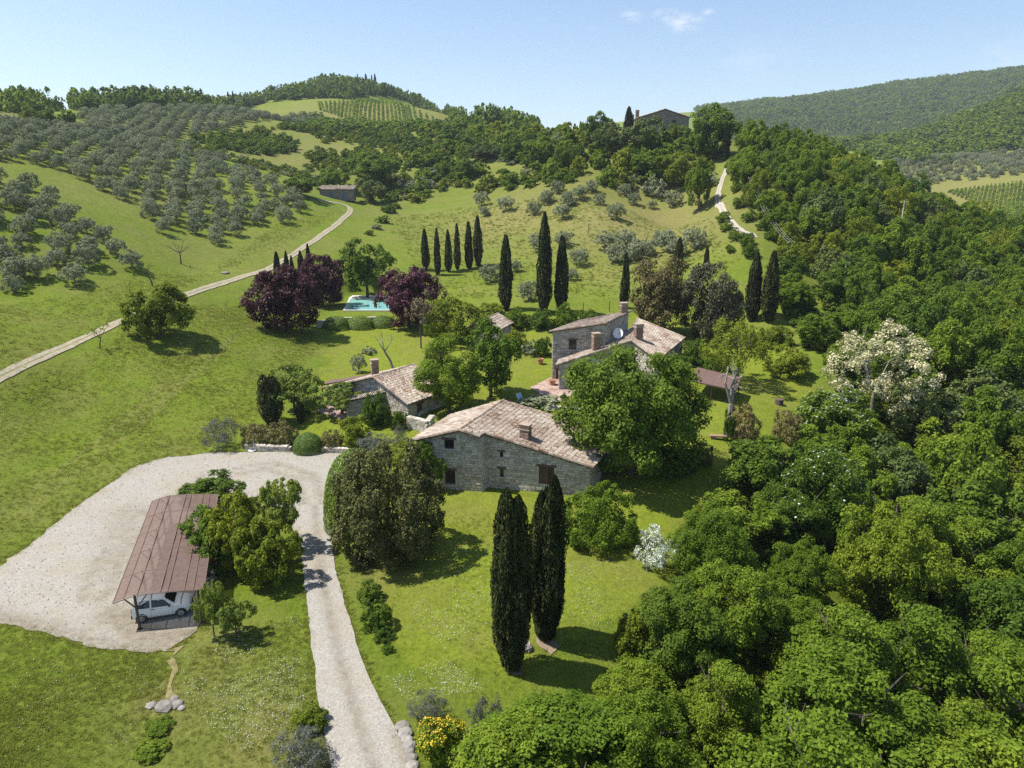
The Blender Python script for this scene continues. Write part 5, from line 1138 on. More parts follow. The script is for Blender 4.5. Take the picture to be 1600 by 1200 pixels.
for (a, b_, lb) in ((t2, t4, 'lower'), (t3, t2, 'upper')):
    for i, x in enumerate((-.5, .0, .5)):
        m = MB(); m.tube([lerp(a, b_, f) + (x, 0, -.2 - 1.6 * 4 * f * (1 - f)) for f in np.linspace(0, 1, 14)], .017, 4); o = m.build('power_line', M['wire'], None); tag(o, f'{("west", "middle", "east")[i]} wire of the {lb} power line span over the wood', 'power line', 'power line wires beside the hill lane')
fp = [(911, 494, 20), (952, 487, 16), (968, 482, 14), (1035, 372, 12), (1084, 362, 12), (919, 366, 11), (1012, 372, 10), (1125, 352, 11), (1003, 480, 12)]
fl = ['thin fence post behind the farmhouse tower roof', 'thin fence post just behind the tower chimney', 'short fence post under the lone cypress behind the farmhouse', 'leaning fence post in the field above the holm oaks', 'upright fence post high in the field beside an olive', 'fence post in the middle of the dry field', 'fence post beside the olives of the dry field', 'fence post near the hill lane', 'fence post beside the brown holm oak']
for (x, y, hp), lb in zip(fp, fl):
    p, d_ = hit(x, y); m = MB(); m.bar((0, 0, -.2), (0, 0, hp * d_ / F * 1.05), .1); o = m.build('fence_post', M['wood'], None, loc=p); tag(o, lb, 'fence post', 'fence posts of the field')
# ------------------------------------------------------------------ garden plants, each placed where it stands
lib_scale = None
p_ = col_d(880, 31.0, 0); p_[2] = float(H(p_[0], p_[1])); plant('near', p_, 8.2, 5.0, 'bright green tree at the bottom edge beside the yellow-flowered shrub', 'tree')
# two big lawn cypresses
put('cyp_near', (767, 776, 831, 1050), 'multi-topped dark cypress on the front lawn, lower one of the close pair', trunk=1, group='two big lawn cypresses')
put('cyp_near2', (822, 756, 885, 1002), 'multi-topped dark cypress on the front lawn, nearer to the barn', trunk=1, group='two big lawn cypresses')
put('cyp_fat', (405, 584, 446, 664), 'stout barrel-shaped cypress behind the bronze hedge by the yard', trunk=1)
for (x, y0, y1, w), lb in zip(((436, 394, 452, 14), (451, 393, 452, 11), (459, 400, 455, 10), (473, 393, 450, 13), (485, 382, 446, 11)),
        ('outermost western cypress behind the purple plum trees', 'second cypress of the five behind the purple plums', 'shortest thin cypress, middle of five behind the purple plums', 'fourth cypress of the five behind the purple plums', 'tallest cypress of the five behind the purple plums, nearest the round tree')):
    put('cyp_mid', (x - w / 2, y0, x + w / 2, y1), lb, trunk=1, group='cypresses behind the purple plums')
for (x, y0, y1, w), lb in zip(((665, 359, 422, 15), (684, 358, 430, 12), (701, 360, 425, 13), (715, 351, 422, 12), (733, 348, 420, 15), (747, 339, 416, 16)),
        ('westernmost cypress of the field row, standing behind the plum', 'second cypress of the field row, its foot lowest', 'third cypress of the field row, short with a bare foot', 'fourth cypress of the field row, thin and pointed', 'fifth cypress of the field row, joined at its base to the tallest', 'tallest and easternmost cypress of the field row')):
    put('cyp_mid', (x - w / 2, y0, x + w / 2, y1), lb, trunk=1, group='row of six cypresses in the field')
for (x0, y0, x1, y1), lb in zip(((778, 370, 803, 486), (837, 337, 862, 489), (865, 371, 888, 487), (967, 396, 983, 482), (1161, 397, 1187, 502), (1186, 394, 1213, 503)),
        ('broad tall cypress west of the farmhouse, alone between row and trio', 'tallest cypress of all, above the farmhouse tower roof', 'tall cypress close beside the tallest one above the farmhouse', 'slim cypress just behind the tower chimney', 'dark cypress at the wood edge, nearest the holm oaks', 'dark cypress at the wood edge, outer one of the two')):
    put('cyp_mid', (x0, y0, x1, y1), lb, trunk=1)
for (x0, y0, x1, y1, lb) in ((1052, 372, 1068, 420, 'small cypress top rising between olives behind the holm oaks'), (1098, 386, 1108, 420, 'tiny cypress behind the grey holm oak')): put('cyp_mid', (x0, y0, x1, y1), lb, trunk=1)
# round garden trees
put('plum', (392, 414, 502, 520), 'largest dark purple plum tree on the meadow side of the pool', trunk=1, group='purple plum trees', sw=.98)
put('plum', (468, 397, 541, 480), 'dark purple plum tree between the larger plum and the pool', trunk=1, group='purple plum trees')
put('plum', (586, 417, 693, 513), 'dark purple plum tree on the house side of the pool', trunk=1, group='purple plum trees', sw=.95)
put('mid_deep', (534, 374, 615, 468), 'rounded green tree standing right behind the pool', trunk=1)
put('walnut', (199, 442, 306, 528), 'lone spreading tree in the meadow beside the farm track', trunk=1)
put('fruit', (415, 570, 506, 648), 'open-crowned fruit tree over the garden table', trunk=1)
put('big', (879, 547, 1092, 752), 'very large leafy tree in front of the farmhouse', trunk=1, sh=1.02)
put('near', (650, 522, 752, 648), 'bright green tree between the cottage and the lawn', trunk=1)
put('mid', (722, 498, 812, 622), 'green tree in front of the garden shed', trunk=1)
put('mid_yellow', (664, 463, 744, 535), 'yellow-green tree between the plum and the garden shed', trunk=1)
put('holm', (986, 404, 1078, 522), 'brownish holm oak behind the farmhouse', trunk=1); put('holm_grey', (1062, 412, 1162, 532), 'grey-green holm oak behind the farmhouse, outer one', trunk=1)
put('weeping', (1098, 498, 1204, 604), 'feathery yellow-green tree beside the pergola east of the farmhouse', trunk=1)
put('acacia', (1282, 503, 1432, 672), 'cream-blossomed acacia tree at the wood edge', trunk=1)
half = put('weeping', (634, 452, 682, 545), 'half-dead tree with dry brown crown on the back lawn', trunk=1, name='dying_tree'); half.children[0].data = crown('crown', 777, M['dry_twig'], Ht=2.2, base=1.0, nlobe=8, nsub=8, nleaf=1500, leaf=.08, lobe=.34)
# shrubs of the garden
B_ = (('laurel', (530, 703, 691, 888), 'huge round olive-brown laurel bush beside the driveway', 'bush'), ('topiary', (509, 703, 612, 836), 'smooth clipped green dome on the yard side of the huge laurel', 'bush'),
 ('round_bush', (880, 762, 992, 862), 'large round green bush against the barn corner', 'bush'), ('white_shrub', (990, 822, 1057, 896), 'white-flowering shrub on the lower lawn', 'shrub'),
 ('grey', (319, 652, 371, 706), 'greyish wispy shrub at the meadow corner of the yard', 'shrub'), ('bronze', (378, 660, 425, 700), 'bronze hedge bush above the retaining wall, outer one', 'bush'), ('bronze', (415, 657, 465, 700), 'bronze hedge bush above the retaining wall, beside the clipped bush', 'bush'),
 ('topiary', (459, 675, 505, 710), 'bright green clipped round bush at the yard edge', 'bush'), ('bronze', (500, 672, 535, 706), 'reddish bush next to the bright clipped one', 'bush'), ('bush_yellow', (527, 648, 582, 702), 'bright green feathery shrub in front of the cottage', 'shrub'),
 ('grey', (562, 676, 616, 715), 'grey lavender shrub beside the clipped dome', 'shrub'), ('bush_yellow', (612, 690, 662, 735), 'yellow-green bush at the barn corner', 'bush'), ('mid', (640, 686, 700, 770), 'dark leafy climber bush against the barn wall', 'bush'),
 ('grey', (612, 664, 640, 700), 'brown-grey low shrub under the garden wall', 'shrub'), ('bush_deep', (608, 640, 638, 672), 'round dark bush against the cottage foot', 'bush'), ('bush_deep', (566, 612, 612, 668), 'dark ivy mass on the cottage porch', 'bush'), ('fruit', (502, 598, 566, 650), 'pale open tree in front of the cottage wall', 'tree'),
 ('cyp_fat', (463, 626, 478, 662), 'small upright shrub on the cottage lawn', 'shrub'), ('bush', (476, 636, 486, 648), 'tiny round bush on the cottage lawn', 'bush'),
 ('olive', (548, 552, 573, 583), 'small round clipped olive tree on the back lawn', 'tree'), ('scrub_grey', (564, 540, 588, 554), 'low grey-green bush on the back lawn', 'bush'),
 ('mid_deep', (290, 740, 376, 800), 'dense dark green bush at the far end of the carport', 'bush'),
 ('grey', (640, 1086, 702, 1140), 'blue-grey lavender shrub beside the yellow-flowered one', 'shrub'), ('bush', (656, 1130, 742, 1206), 'round shrub covered in yellow flowers beside the driveway', 'shrub'), ('grey', (728, 1098, 790, 1190), 'grey shrub between the yellow-flowered one and the corner tree', 'shrub'),
 ('bush_deep', (561, 897, 594, 940), 'dark cushion shrub, uppermost beside the driveway', 'shrub'), ('bush_deep', (566, 925, 608, 985), 'dark cushion shrub, largest beside the driveway', 'shrub'), ('bush_deep', (585, 974, 613, 1002), 'round cushion shrub below the two large ones by the driveway', 'shrub'), ('bush_deep', (598, 1005, 615, 1021), 'smallest cushion shrub at the end of the driveway row', 'shrub'),
 ('bronze', (1130, 630, 1184, 690), 'bronze-leaved bush around the dead tree trunk', 'bush'), ('bronze', (1080, 692, 1113, 729), 'small reddish bush under the very large tree', 'bush'), ('bronze', (1205, 640, 1252, 692), 'brownish bush on the east lawn edge below the stump', 'bush'), ('white_shrub', (1300, 600, 1345, 640), 'creamy flowering shrub at the foot of the acacia', 'shrub'),
 ('mid_deep', (1236, 606, 1345, 705), 'arching dark bush with pale flowers beside the stump', 'bush'), ('bush_yellow', (1195, 540, 1262, 592), 'yellowish shrub behind the feathery tree', 'shrub'), ('bush_deep', (1064, 528, 1112, 572), 'dark hedge bush at the farmhouse east end', 'bush'), ('bush', (1100, 545, 1140, 582), 'green hedge bush behind the east pergola', 'bush'),
 ('mid_deep', (1130, 680, 1245, 795), 'dusky green bush at the lower edge of the east lawn', 'bush'), ('mid', (1075, 770, 1200, 862), 'twiggy green bush above the white-flowering shrub', 'bush'), ('bush_yellow', (1072, 792, 1125, 862), 'yellow-green bush just above the white-flowering shrub', 'bush'),
 ('near_deep', (1212, 705, 1335, 880), 'elder with flat white flower heads at the garden edge', 'bush'), ('bush_yellow', (745, 472, 792, 503), 'yellow-green bush behind the garden shed', 'bush'), ('bush', (786, 478, 830, 512), 'green bush between the broad cypress and the shed', 'bush'), ('bush_deep', (828, 482, 868, 515), 'green bush at the foot of the tallest cypress', 'bush'), ('bush', (868, 472, 902, 512), 'green bush beside the tower roof corner', 'bush'), ('bush_deep', (900, 482, 935, 504), 'dark bush peeking over the tower roof', 'bush'),
 ('scrub_grey', (815, 530, 842, 556), 'sandy brown shrub on the back lawn slope', 'shrub'), ('bush_yellow', (784, 515, 826, 548), 'mixed green shrub behind the back lawn', 'shrub'), ('bush_deep', (835, 525, 862, 558), 'dark shrub against the farmhouse west wall', 'shrub'),
 ('hedge_green', (505, 493, 545, 514), 'clipped pool hedge bush, meadow end', 'hedge'), ('hedge_green', (540, 493, 585, 514), 'clipped pool hedge bush, middle', 'hedge'), ('hedge_green', (580, 493, 618, 512), 'clipped pool hedge bush, house end', 'hedge'),
 ('scrub_grey', (815, 615, 880, 640), 'low silvery lavender mat on the terrace edge', 'shrub'), ('bush', (868, 640, 905, 670), 'green bush at the foot of the terrace step', 'bush'), ('bush_deep', (1000, 700, 1090, 745), 'dark undergrowth bush below the very large tree', 'bush'), ('bush_yellow', (1190, 508, 1240, 545), 'pale shrub on the path behind the feathery tree', 'shrub'),
 ('mid_deep', (1050, 905, 1110, 960), 'low green shrub under the wood edge by the lower lawn', 'bush'), ('bush_yellow', (960, 955, 1030, 1040), 'yellow-green bush at the lawn edge below the white shrub', 'bush'), ('bush_yellow', (455, 1080, 512, 1145), 'yellow-green weeds along the driveway verge', 'weeds'), ('bush', (228, 1116, 275, 1146), 'green weeds filling the ditch below the stone slab', 'weeds'), ('bush', (212, 1148, 262, 1185), 'green weeds in the lower end of the ditch', 'weeds'), ('grey', (430, 1145, 520, 1215), 'twiggy dry shrub at the bottom edge beside the driveway', 'shrub'))
for key, bx, lb, cat in B_:
    o = put(key, bx, lb, cat, sh=.5 if 'ditch' in lb or 'verge' in lb else .72 if 'cushion' in lb else 1, sw=1.15 if 'cushion' in lb else 1, trunk=1 if key in ('fruit', 'olive') else 0, name=None if key not in ('mid', 'mid_deep', 'near_deep') else 'green_bush')
    if 'yellow flowers' in lb or 'elder with' in lb or 'arching dark' in lb:
        mat = M['yellow_blossom'] if 'yellow' in lb else M['white_blossom']
        rng = np.random.default_rng(5); src = o.data if o.type == 'MESH' else o.children[0].data
        nv = len(src.vertices); co = np.zeros(nv * 3, np.float32); src.vertices.foreach_get('co', co); co = co.reshape(-1, 4, 3).mean(1); r_ = np.hypot(co[:, 0], co[:, 1]) / 1.0
        up = co[(co[:, 2] > .35 * co[:, 2].max()) & (r_ ** 2 + (co[:, 2] / co[:, 2].max()) ** 2 > .62)]; k = up[rng.integers(0, len(up), 900 if 'yellow' in lb else 420)]
        V, Q = leaves_from(k * 1.03, unit(k * .4 + rng.normal(size=k.shape) * .3 + np.array((0, -.2, .9))), .055 if 'yellow' in lb else .05, rng, .9)
        fl_ = link('flowers', np_mesh('flowers', V, Q, mat, np.repeat(rng.uniform(0, 1, len(k)), 4)), o); fl_['kind'] = 'stuff'
        if o.type != 'MESH': fl_.scale = o.children[0].scale
# trees beside the carport
CPT = (('fruit', (398, 740, 478, 860), 'yellowish young tree at the driveway end of the carport clump'), ('walnut', (320, 765, 420, 890), 'leafy tree in the middle of the carport clump'), ('walnut', (365, 808, 470, 915), 'bronze-tinged tree beside the driveway in the carport clump'), ('mid', (283, 790, 385, 895), 'leaning tree overhanging the carport roof'), ('fruit', (312, 905, 358, 998), 'small scraggly tree at the front end of the carport'), ('fruit', (340, 930, 400, 1000), 'thin low tree in front of the carport clump'))
for k, bx, lb in CPT: put(k, bx, lb, trunk=1, group='clump of small trees beside the carport', sh=.95)

# bare and dead trees
def bare_tree(px, py, h_, label, seed, mat='bark', R=.45, nl=5, lean=0.0, name='bare_tree', d=None, tr=.11, leafy=0):
    p = hit(px, py)[0]; t = thing(name, label, 'tree', p); rng = np.random.default_rng(seed); m = MB(); tp = np.array((lean * h_, 0, h_ * .45)); m.tube([(0, 0, -.3), (lean * h_ * .3, 0, h_ * .2), tp], [tr * 1.3, tr, tr * .8], 7); m.build('trunk', M[mat], t); m = MB(); ends = []
    for i in range(nl):
        a = 6.28 * i / nl + rng.uniform(-.4, .4); e = tp + np.array((math.cos(a) * R * h_ * rng.uniform(.5, 1), math.sin(a) * R * h_ * .6, h_ * rng.uniform(.25, .58))); md = tp * .5 + e * .5 + rng.normal(size=3) * h_ * .05; m.tube([tp, md, e], [tr * .6, tr * .35, tr * .1], 5)
        for j in range(4):
            f = rng.uniform(.2, .9); q = md * (1 - f) + e * f; e2 = q + unit(rng.normal(size=3) + np.array((0, 0, .4))) * h_ * rng.uniform(.1, .22); m.tube([q, e2], [tr * .22, tr * .06], 4); ends += [e2, e]
    m.build('branch', M[mat], t)
    if leafy:
        E = np.array(ends); k = E[rng.integers(0, len(E), leafy)] + rng.normal(size=(leafy, 3)) * h_ * .035; V, Q = leaves_from(k, unit(rng.normal(size=k.shape)), .24, rng); o = link('crown', np_mesh('crown', V, Q, M['leaf_yellow'], np.repeat(rng.uniform(0, 1, leafy), 4)), t)
    return t
bare_tree(283, 412, 4.2, 'bare brown tree alone in the meadow above the farm track', 1, nl=7, R=.6); bare_tree(239, 447, 3.8, 'leaning bare tree just behind the lone spreading tree', 2, lean=-.15, nl=4); bare_tree(205, 467, 2.8, 'thin dead sapling beside the lone spreading tree', 3, nl=3, R=.2, tr=.08); bare_tree(156, 545, 2.9, 'small sapling with few leaves at the near side of the farm track', 4, nl=4, lean=.1, tr=.07, leafy=130)
bare_tree(614, 575, 5.0, 'bare forked trunk on the back lawn beside the cottage roof', 5, 'grey_bark', nl=3, R=.3, lean=-.2, tr=.16); bare_tree(1138, 680, 7.2, 'bleached dead tree with stubby white branches on the east lawn', 6, 'grey_bark', nl=4, R=.11, tr=.3, name='dead_tree'); bare_tree(372, 345, 2.6, 'tiny pale tree at the lower olive edge', 8, nl=4, tr=.07, leafy=120)
o = put('bush_deep', (1128, 640, 1146, 690), 'narrow ivy mantle on the dead tree trunk', 'ivy', name='ivy_mantle')

# ------------------------------------------------------------------ olive groves
ORD = 'first second third fourth fifth sixth seventh eighth ninth tenth eleventh twelfth thirteenth fourteenth fifteenth sixteenth seventeenth eighteenth nineteenth twentieth'.split()
ORD += ['twenty-' + o for o in ORD[:9]] + ['thirtieth'] + ['thirty-' + o for o in ORD[:9]]
NO = len(ORD)
A1 = gpoly([(-40, 196), (60, 200), (150, 208), (330, 247), (430, 290), (478, 325), (465, 345), (385, 366), (345, 384), (300, 372), (208, 362), (203, 322), (165, 300), (100, 268), (-40, 250)]); A2 = gpoly([(-60, 276), (40, 283), (95, 312), (128, 350), (200, 395), (212, 425), (160, 442), (40, 455), (-60, 470)])
Bp = gpoly([(110, 182), (160, 178), (300, 172), (480, 176), (492, 190), (350, 207), (215, 224), (150, 208)])
def grove(poly, sx, sy, jit, ang, rng):
    P = np.array(poly)[:, :2]; ca_, sa_ = math.cos(ang), math.sin(ang); q = np.stack([P[:, 0] * ca_ + P[:, 1] * sa_, -P[:, 0] * sa_ + P[:, 1] * ca_], 1); out = []
    for r, v in enumerate(np.arange(q[:, 1].min(), q[:, 1].max(), sy)):
        for u in np.arange(q[:, 0].min(), q[:, 0].max(), sx):
            a, b_ = u + rng.normal(0, jit), v + rng.normal(0, jit); x, y = a * ca_ - b_ * sa_, a * sa_ + b_ * ca_
            if inside(P, np.array(x), np.array(y)): out.append((x, y, r))
    return out
rng = np.random.default_rng(31)
gA = [(x, y, r, 'upper hillside grove') for x, y, r in grove(A1, 4.5, 4.8, .7, .35, rng) if rng.uniform() > .06] + [(x, y, r, 'lower hillside grove') for x, y, r in grove(A2, 4.7, 4.9, .7, .35, rng) if rng.uniform() > .05]
gB = [(x, y, r, 'ridge grove') for x, y, r in grove(Bp, 5.0, 5.8, .6, .3, rng)]
def onscreen(x, y, m=40):
    z = float(H(x, y)); px, py, d = proj(x, y, z); return d > 0 and -m < px < 1600 + m and py < 1260
gA = [g for g in gA if onscreen(*g[:2])]; gB = [g for g in gB if onscreen(*g[:2])]
gA.sort(key=lambda g: math.hypot(g[0], g[1]))
inA = gA[:262]; rest = gA[262:] + gB
byrow = {}
for g in inA: byrow.setdefault((g[3], g[2]), []).append(g)
rank = {}
for (gn, r), L_ in byrow.items():
    for i, g in enumerate(sorted(L_, key=lambda g: g[0])): rank[g] = i
rows_ = {gn: sorted({r for (n, r) in byrow if n == gn}) for gn in ('upper hillside grove', 'lower hillside grove')}
for g in inA:
    x, y, r, gn = g; w = rng.uniform(2.7, 4.0); hgt = w * rng.uniform(.8, 1.0); k = rank[g]; rr = rows_[gn].index(r)
    lb = f'grey-green olive tree, {ORD[k] if k < NO else "far"} from the west in the {ORD[rr] if rr < NO else "topmost"} row up the {gn}'
    plant('olive', (x, y, float(H(x, y))), w, hgt, lb, 'olive tree', f'olive trees of the {gn}', parts=math.hypot(x, y) < 150)
scatter('olive_grove_foliage', [(x, y, float(H(x, y)), rng.uniform(0, 6.28), w / 2, w / 2 * rng.uniform(.9, 1.05), rng.integers(0, 2)) for x, y, r, gn in rest for w in [rng.uniform(3.2, 4.5)]], LIB['olive']['crowns'][:2], 'grey olive trees of the ridge grove seen as one mass')
OC = ((752, 322, 26), (790, 330, 28), (757, 338, 18), (833, 336, 24), (854, 318, 24), (879, 343, 30), (888, 322, 26), (912, 356, 0), (905, 312, 26), (936, 320, 20), (962, 343, 30), (975, 306, 22), (1018, 326, 16), (1050, 322, 28), (925, 300, 22), (870, 302, 22), (990, 320, 22),
      (766, 441, 34), (826, 470, 36), (905, 415, 32), (946, 390, 34), (978, 392, 40), (962, 410, 34), (990, 408, 36), (1044, 392, 38), (1085, 390, 40), (1058, 402, 34), (1010, 400, 30), (842, 392, 28), (835, 382, 22), (880, 385, 28), (805, 425, 22), (893, 438, 22), (1030, 382, 26))
land = (('north edge of the dry field', 300, 330), ('middle of the dry field', 330, 372), ('slope above the farmhouse', 372, 480))
cnt = {}
for x, y, wp in sorted(OC):
    if not wp: continue
    p, d_ = hit(x, y); w = wp * d_ / F; zone = next(n for n, a, b_ in land if a <= y < b_); cnt[zone] = cnt.get(zone, -1) + 1
    plant('olive', p, w, w * .86, f'grey-green olive tree, {ORD[cnt[zone]]} from the west at the {zone}', 'olive tree', 'olive trees of the dry field')

# ------------------------------------------------------------------ scrub and trees of the slopes
LM = [('ridge grove corner', 485, 192), ('ridge grove lower edge', 300, 216), ('upper grove top edge', 345, 246), ('foot of the far vineyard', 650, 204), ('edge of the yellow slope meadow', 520, 262), ('broad tree above the field shed', 582, 265), ('round tree on the open grass', 730, 264), ('olives of the field top', 960, 305), ('skyline cypresses', 890, 215), ('field shed', 526, 300), ('hilltop house', 1040, 195), ('hill lane', 1128, 300), ('far vineyard', 600, 195), ('skyline dip', 840, 208), ('dry field top edge', 880, 300), ('olive grove tip', 470, 300), ('open grass patch', 775, 265), ('yellow slope meadow', 450, 250), ('lane bend', 1150, 355), ('field shrub strip', 615, 330)]
used = {}
def where(px, py, lms=None):
    lms = lms or LM; n, x, y = min(lms, key=lambda l: (l[1] - px) ** 2 + 2.2 * (l[2] - py) ** 2); dx, dy = px - x, (py - y) * 1.5
    s = ('beyond' if dy < 0 else 'below') if abs(dy) > abs(dx) else ('west of' if dx < 0 else 'east of'); key = (n, s); used[key] = used.get(key, -1) + 1; k = used[key]
    return (f'{ORD[k]} nearest ' if 0 < k < NO else 'nearest ' if k == 0 else 'farther ') + f'one {s} the {n}'
tone = {'scrub': 'mid-green', 'scrub_deep': 'dark green', 'scrub_yellow': 'yellow-green', 'scrub_grey': 'grey-green', 'mid': 'mid-green', 'mid_deep': 'dark green', 'mid_yellow': 'yellow-green', 'mid_blue': 'blue-green', 'near': 'bright green', 'near_deep': 'dark green', 'near_yellow': 'yellow-green', 'bush': 'mid-green', 'bush_deep': 'dark green', 'bush_yellow': 'yellow-green'}
rng = np.random.default_rng(77)
SCR = gpoly([(420, 268), (335, 246), (245, 224), (350, 211), (490, 197), (560, 207), (700, 205), (838, 214), (900, 222), (1000, 222), (1060, 215), (1112, 235), (1112, 300), (1085, 318), (1000, 296), (900, 292), (765, 300), (690, 312), (620, 318), (560, 293), (500, 288), (430, 285)])
gaps = [(775, 265, 26, 12), (450, 252, 34, 14), (530, 232, 38, 10), (650, 270, 18, 6), (430, 300, 20, 10), (526, 315, 40, 16)]
cand = []
sx = np.array(SCR)
for _ in range(6000):
    x = rng.uniform(sx[:, 0].min(), sx[:, 0].max()); y = math.exp(rng.uniform(math.log(sx[:, 1].min()), math.log(sx[:, 1].max())))
    if not inside(sx[:, :2], np.array(x), np.array(y)): continue
    px, py, d_ = proj(x, y, float(H(x, y)))
    if any(((px - a) / c) ** 2 + ((py - b_) / e) ** 2 < 1 for a, b_, c, e in gaps): continue
    if px < 640 and vnoise(x / 14, y / 14, 8) < .33: continue
    if px >= 640 and vnoise(x / 11, y / 11, 9) < .36: continue
    r = (2.8 if px < 640 else 5.2) * (1 if d_ < 260 else 1.3)
    if all((x - a[0]) ** 2 + (y - a[1]) ** 2 > (r * .72) ** 2 for a in cand): cand.append((x, y, d_, px, py, r))
cand.sort(key=lambda c: c[2])
stuffs = []
for i, (x, y, d_, px, py, r) in enumerate(cand):
    kd = rng.choice(['scrub', 'scrub_deep', 'scrub_yellow', 'scrub_grey'], p=[.40, .10, .32, .18]); w = r * rng.uniform(.65, 1.45); hgt = w * rng.uniform(.55, .95) * (1.05 if px > 850 else .72)
    if i < 270: plant(kd, (x, y, float(H(x, y)) - .2), w, hgt, f'{tone[kd]} scrub bush, {where(px, py)}', 'bush', 'scrub bushes of the hill slope', parts=False)
    else: stuffs.append((x, y, float(H(x, y)) - .2, rng.uniform(0, 6), w / 2, w / 2, rng.integers(0, 4)))
scatter('slope_undergrowth', stuffs + [(x + rng.normal(0, 3), y + rng.normal(0, 3), float(H(x, y)) - .3, rng.uniform(0, 6), .9, .6, rng.integers(0, 4)) for x, y, *_ in cand[::2]], [LIB['scrub']['crowns'][0], LIB['scrub_deep']['crowns'][0], LIB['scrub_yellow']['crowns'][0], LIB['scrub']['crowns'][1]], 'low bushes covering the far slope')
# single trees of the middle distance
T_ = (('mid_blue', (555, 280, 602, 316), 'blue-green conifer-like tree beside the field shed'), ('mid', (495, 262, 545, 300), 'round tree behind the field shed'), ('mid_deep', (440, 275, 500, 305), 'dark tree between the olives and the field shed'), ('mid_deep', (712, 250, 748, 279), 'round dark tree on the open grass patch'), ('mid', (680, 252, 704, 280), 'small upright tree west of the open grass patch'), ('mid', (540, 240, 625, 290), 'broad tree above the field shed'),
 ('mid_deep', (908, 178, 962, 226), 'dark dense tree west of the hilltop house'), ('mid_blue', (925, 195, 985, 240), 'olive-grey tree below the hilltop house'), ('mid_deep', (1072, 166, 1150, 248), 'big dark tree beside the hilltop house gable'), ('mid_yellow', (1040, 195, 1062, 222), 'light green tree in front of the hilltop house'), ('mid_blue', (978, 184, 1036, 236), 'grey olive-like tree in front of the hilltop house'), ('mid', (1070, 250, 1112, 330), 'tall tree on the west side of the hill lane'), ('mid_yellow', (1028, 240, 1090, 290), 'light green tree below the hilltop house'), ('mid', (985, 235, 1050, 280), 'green tree on the slope below the hilltop house'),
 ('mid', (820, 215, 880, 255), 'green tree on the skyline dip'), ('mid_deep', (785, 215, 825, 252), 'dark tree west of the skyline dip'), ('mid_yellow', (865, 225, 900, 270), 'bright tree in the scrub west of the hilltop house'), ('mid_blue', (730, 225, 790, 250), 'grey-green tree above the open grass patch'), ('mid_yellow', (34, 168, 60, 196), 'light green tree beside the straw-coloured field'), ('mid_deep', (62, 172, 98, 200), 'dark tree beside the straw-coloured field'), ('mid', (100, 174, 122, 200), 'third tree beside the straw-coloured field'))
for k, bx, lb in T_: put(k, bx, lb, trunk=1)
for (x0, y0, x1, y1, d_, lb) in ((964, 173, 981, 222, 232, 'tall dark cypress beside the hilltop house'), (876, 200, 886, 218, 262, 'cypress pair member on the skyline, westernmost'), (890, 197, 897, 222, 258, 'thin skyline cypress, second from the hilltop house'), (899, 194, 905, 222, 256, 'thin skyline cypress, nearest the hilltop house'), (854, 208, 861, 230, 258, 'low skyline cypress in the dip'), (1115, 204, 1125, 250, 206, 'slim cypress at the hill lane under the big dark tree'),
        (568, 124, 572, 131, 640, 'tiny cypress on the hilltop, first of the group'), (579, 124, 586, 132, 640, 'tiny bushy cypress on the hilltop, second of the group'), (589, 125, 593, 132, 640, 'tiny thin cypress on the hilltop, third of the group'), (593, 124, 599, 133, 640, 'tiny cypress on the hilltop, last of the group'), (374, 150, 379, 162, 470, 'tiny cypress behind the ridge grove, western one'), (381, 149, 386, 162, 470, 'tiny cypress behind the ridge grove, eastern one')):
    p = col_d((x0 + x1) / 2, d_, 0); p[2] = float(H(p[0], p[1])); top = pix_d((x0 + x1) / 2, y0, d_)[2]; plant('cyp_mid' if d_ < 300 else 'cyp_far', p, (x1 - x0) * d_ / F, max(3, top - p[2]), lb, 'tree', 'skyline cypresses', parts=d_ < 300)
# hedge strip in the field
for i, (x, y, w, k) in enumerate(((608, 332, 24, 'scrub_deep'), (598, 348, 24, 'scrub'), (590, 358, 18, 'scrub_grey'), (577, 367, 14, 'scrub_deep'), (620, 325, 16, 'scrub_yellow'))):
    p, d_ = hit(x, y); plant(k, p, w * d_ / F, w * d_ / F * .5, f'{tone[k]} shrub, {ORD[i]} of the strip crossing the field', 'bush', 'shrub strip in the field', parts=False)
for i, (x, y, w) in enumerate(((1135, 360, 20), (1128, 348, 22), (1150, 375, 24), (1165, 385, 26), (1172, 400, 26), (1140, 395, 16), (1205, 375, 22), (1190, 360, 22), (1170, 345, 24), (1155, 325, 20), (1150, 300, 18))):
    p, d_ = hit(x, y); plant('bush', p, w * d_ / F, w * d_ / F * .8, f'green bush along the hill lane, {where(x, y)}', 'bush', 'bushes along the hill lane', parts=False)

# ------------------------------------------------------------------ the wood
WLM = [('cream acacia', 1350, 590), ('elder with white flowers', 1270, 790), ('white-flowering shrub', 1023, 860), ('concrete pole', 1386, 322), ('hill lane', 1140, 300), ('edge cypresses', 1190, 450), ('far vineyard corner', 1500, 300), ('stump seat', 1217, 627), ('lawn cypress pair', 830, 1000), ('yellow-flowered shrub', 700, 1165), ('picture bottom corner', 1590, 1190), ('big dark tree', 1110, 210)]
WOOD = [tuple(p[:2]) for p in gpoly([(800, 1290), (900, 1160), (985, 1080), (1045, 1000), (1095, 910), (1200, 870), (1250, 800), (1255, 720), (1330, 660), (1290, 570), (1240, 515), (1215, 450), (1200, 395), (1200, 362), (1160, 335), (1140, 310), (1147, 272)])] + [tuple(col_d(1152, 205, 0)[:2]), tuple(col_d(1300, 215, 0)[:2]), tuple(col_d(1420, 190, 0)[:2]), (120, 175), (130, 90), (75, 25), (38, 14), (8, 17), (-2, 24)]
pts_w = []
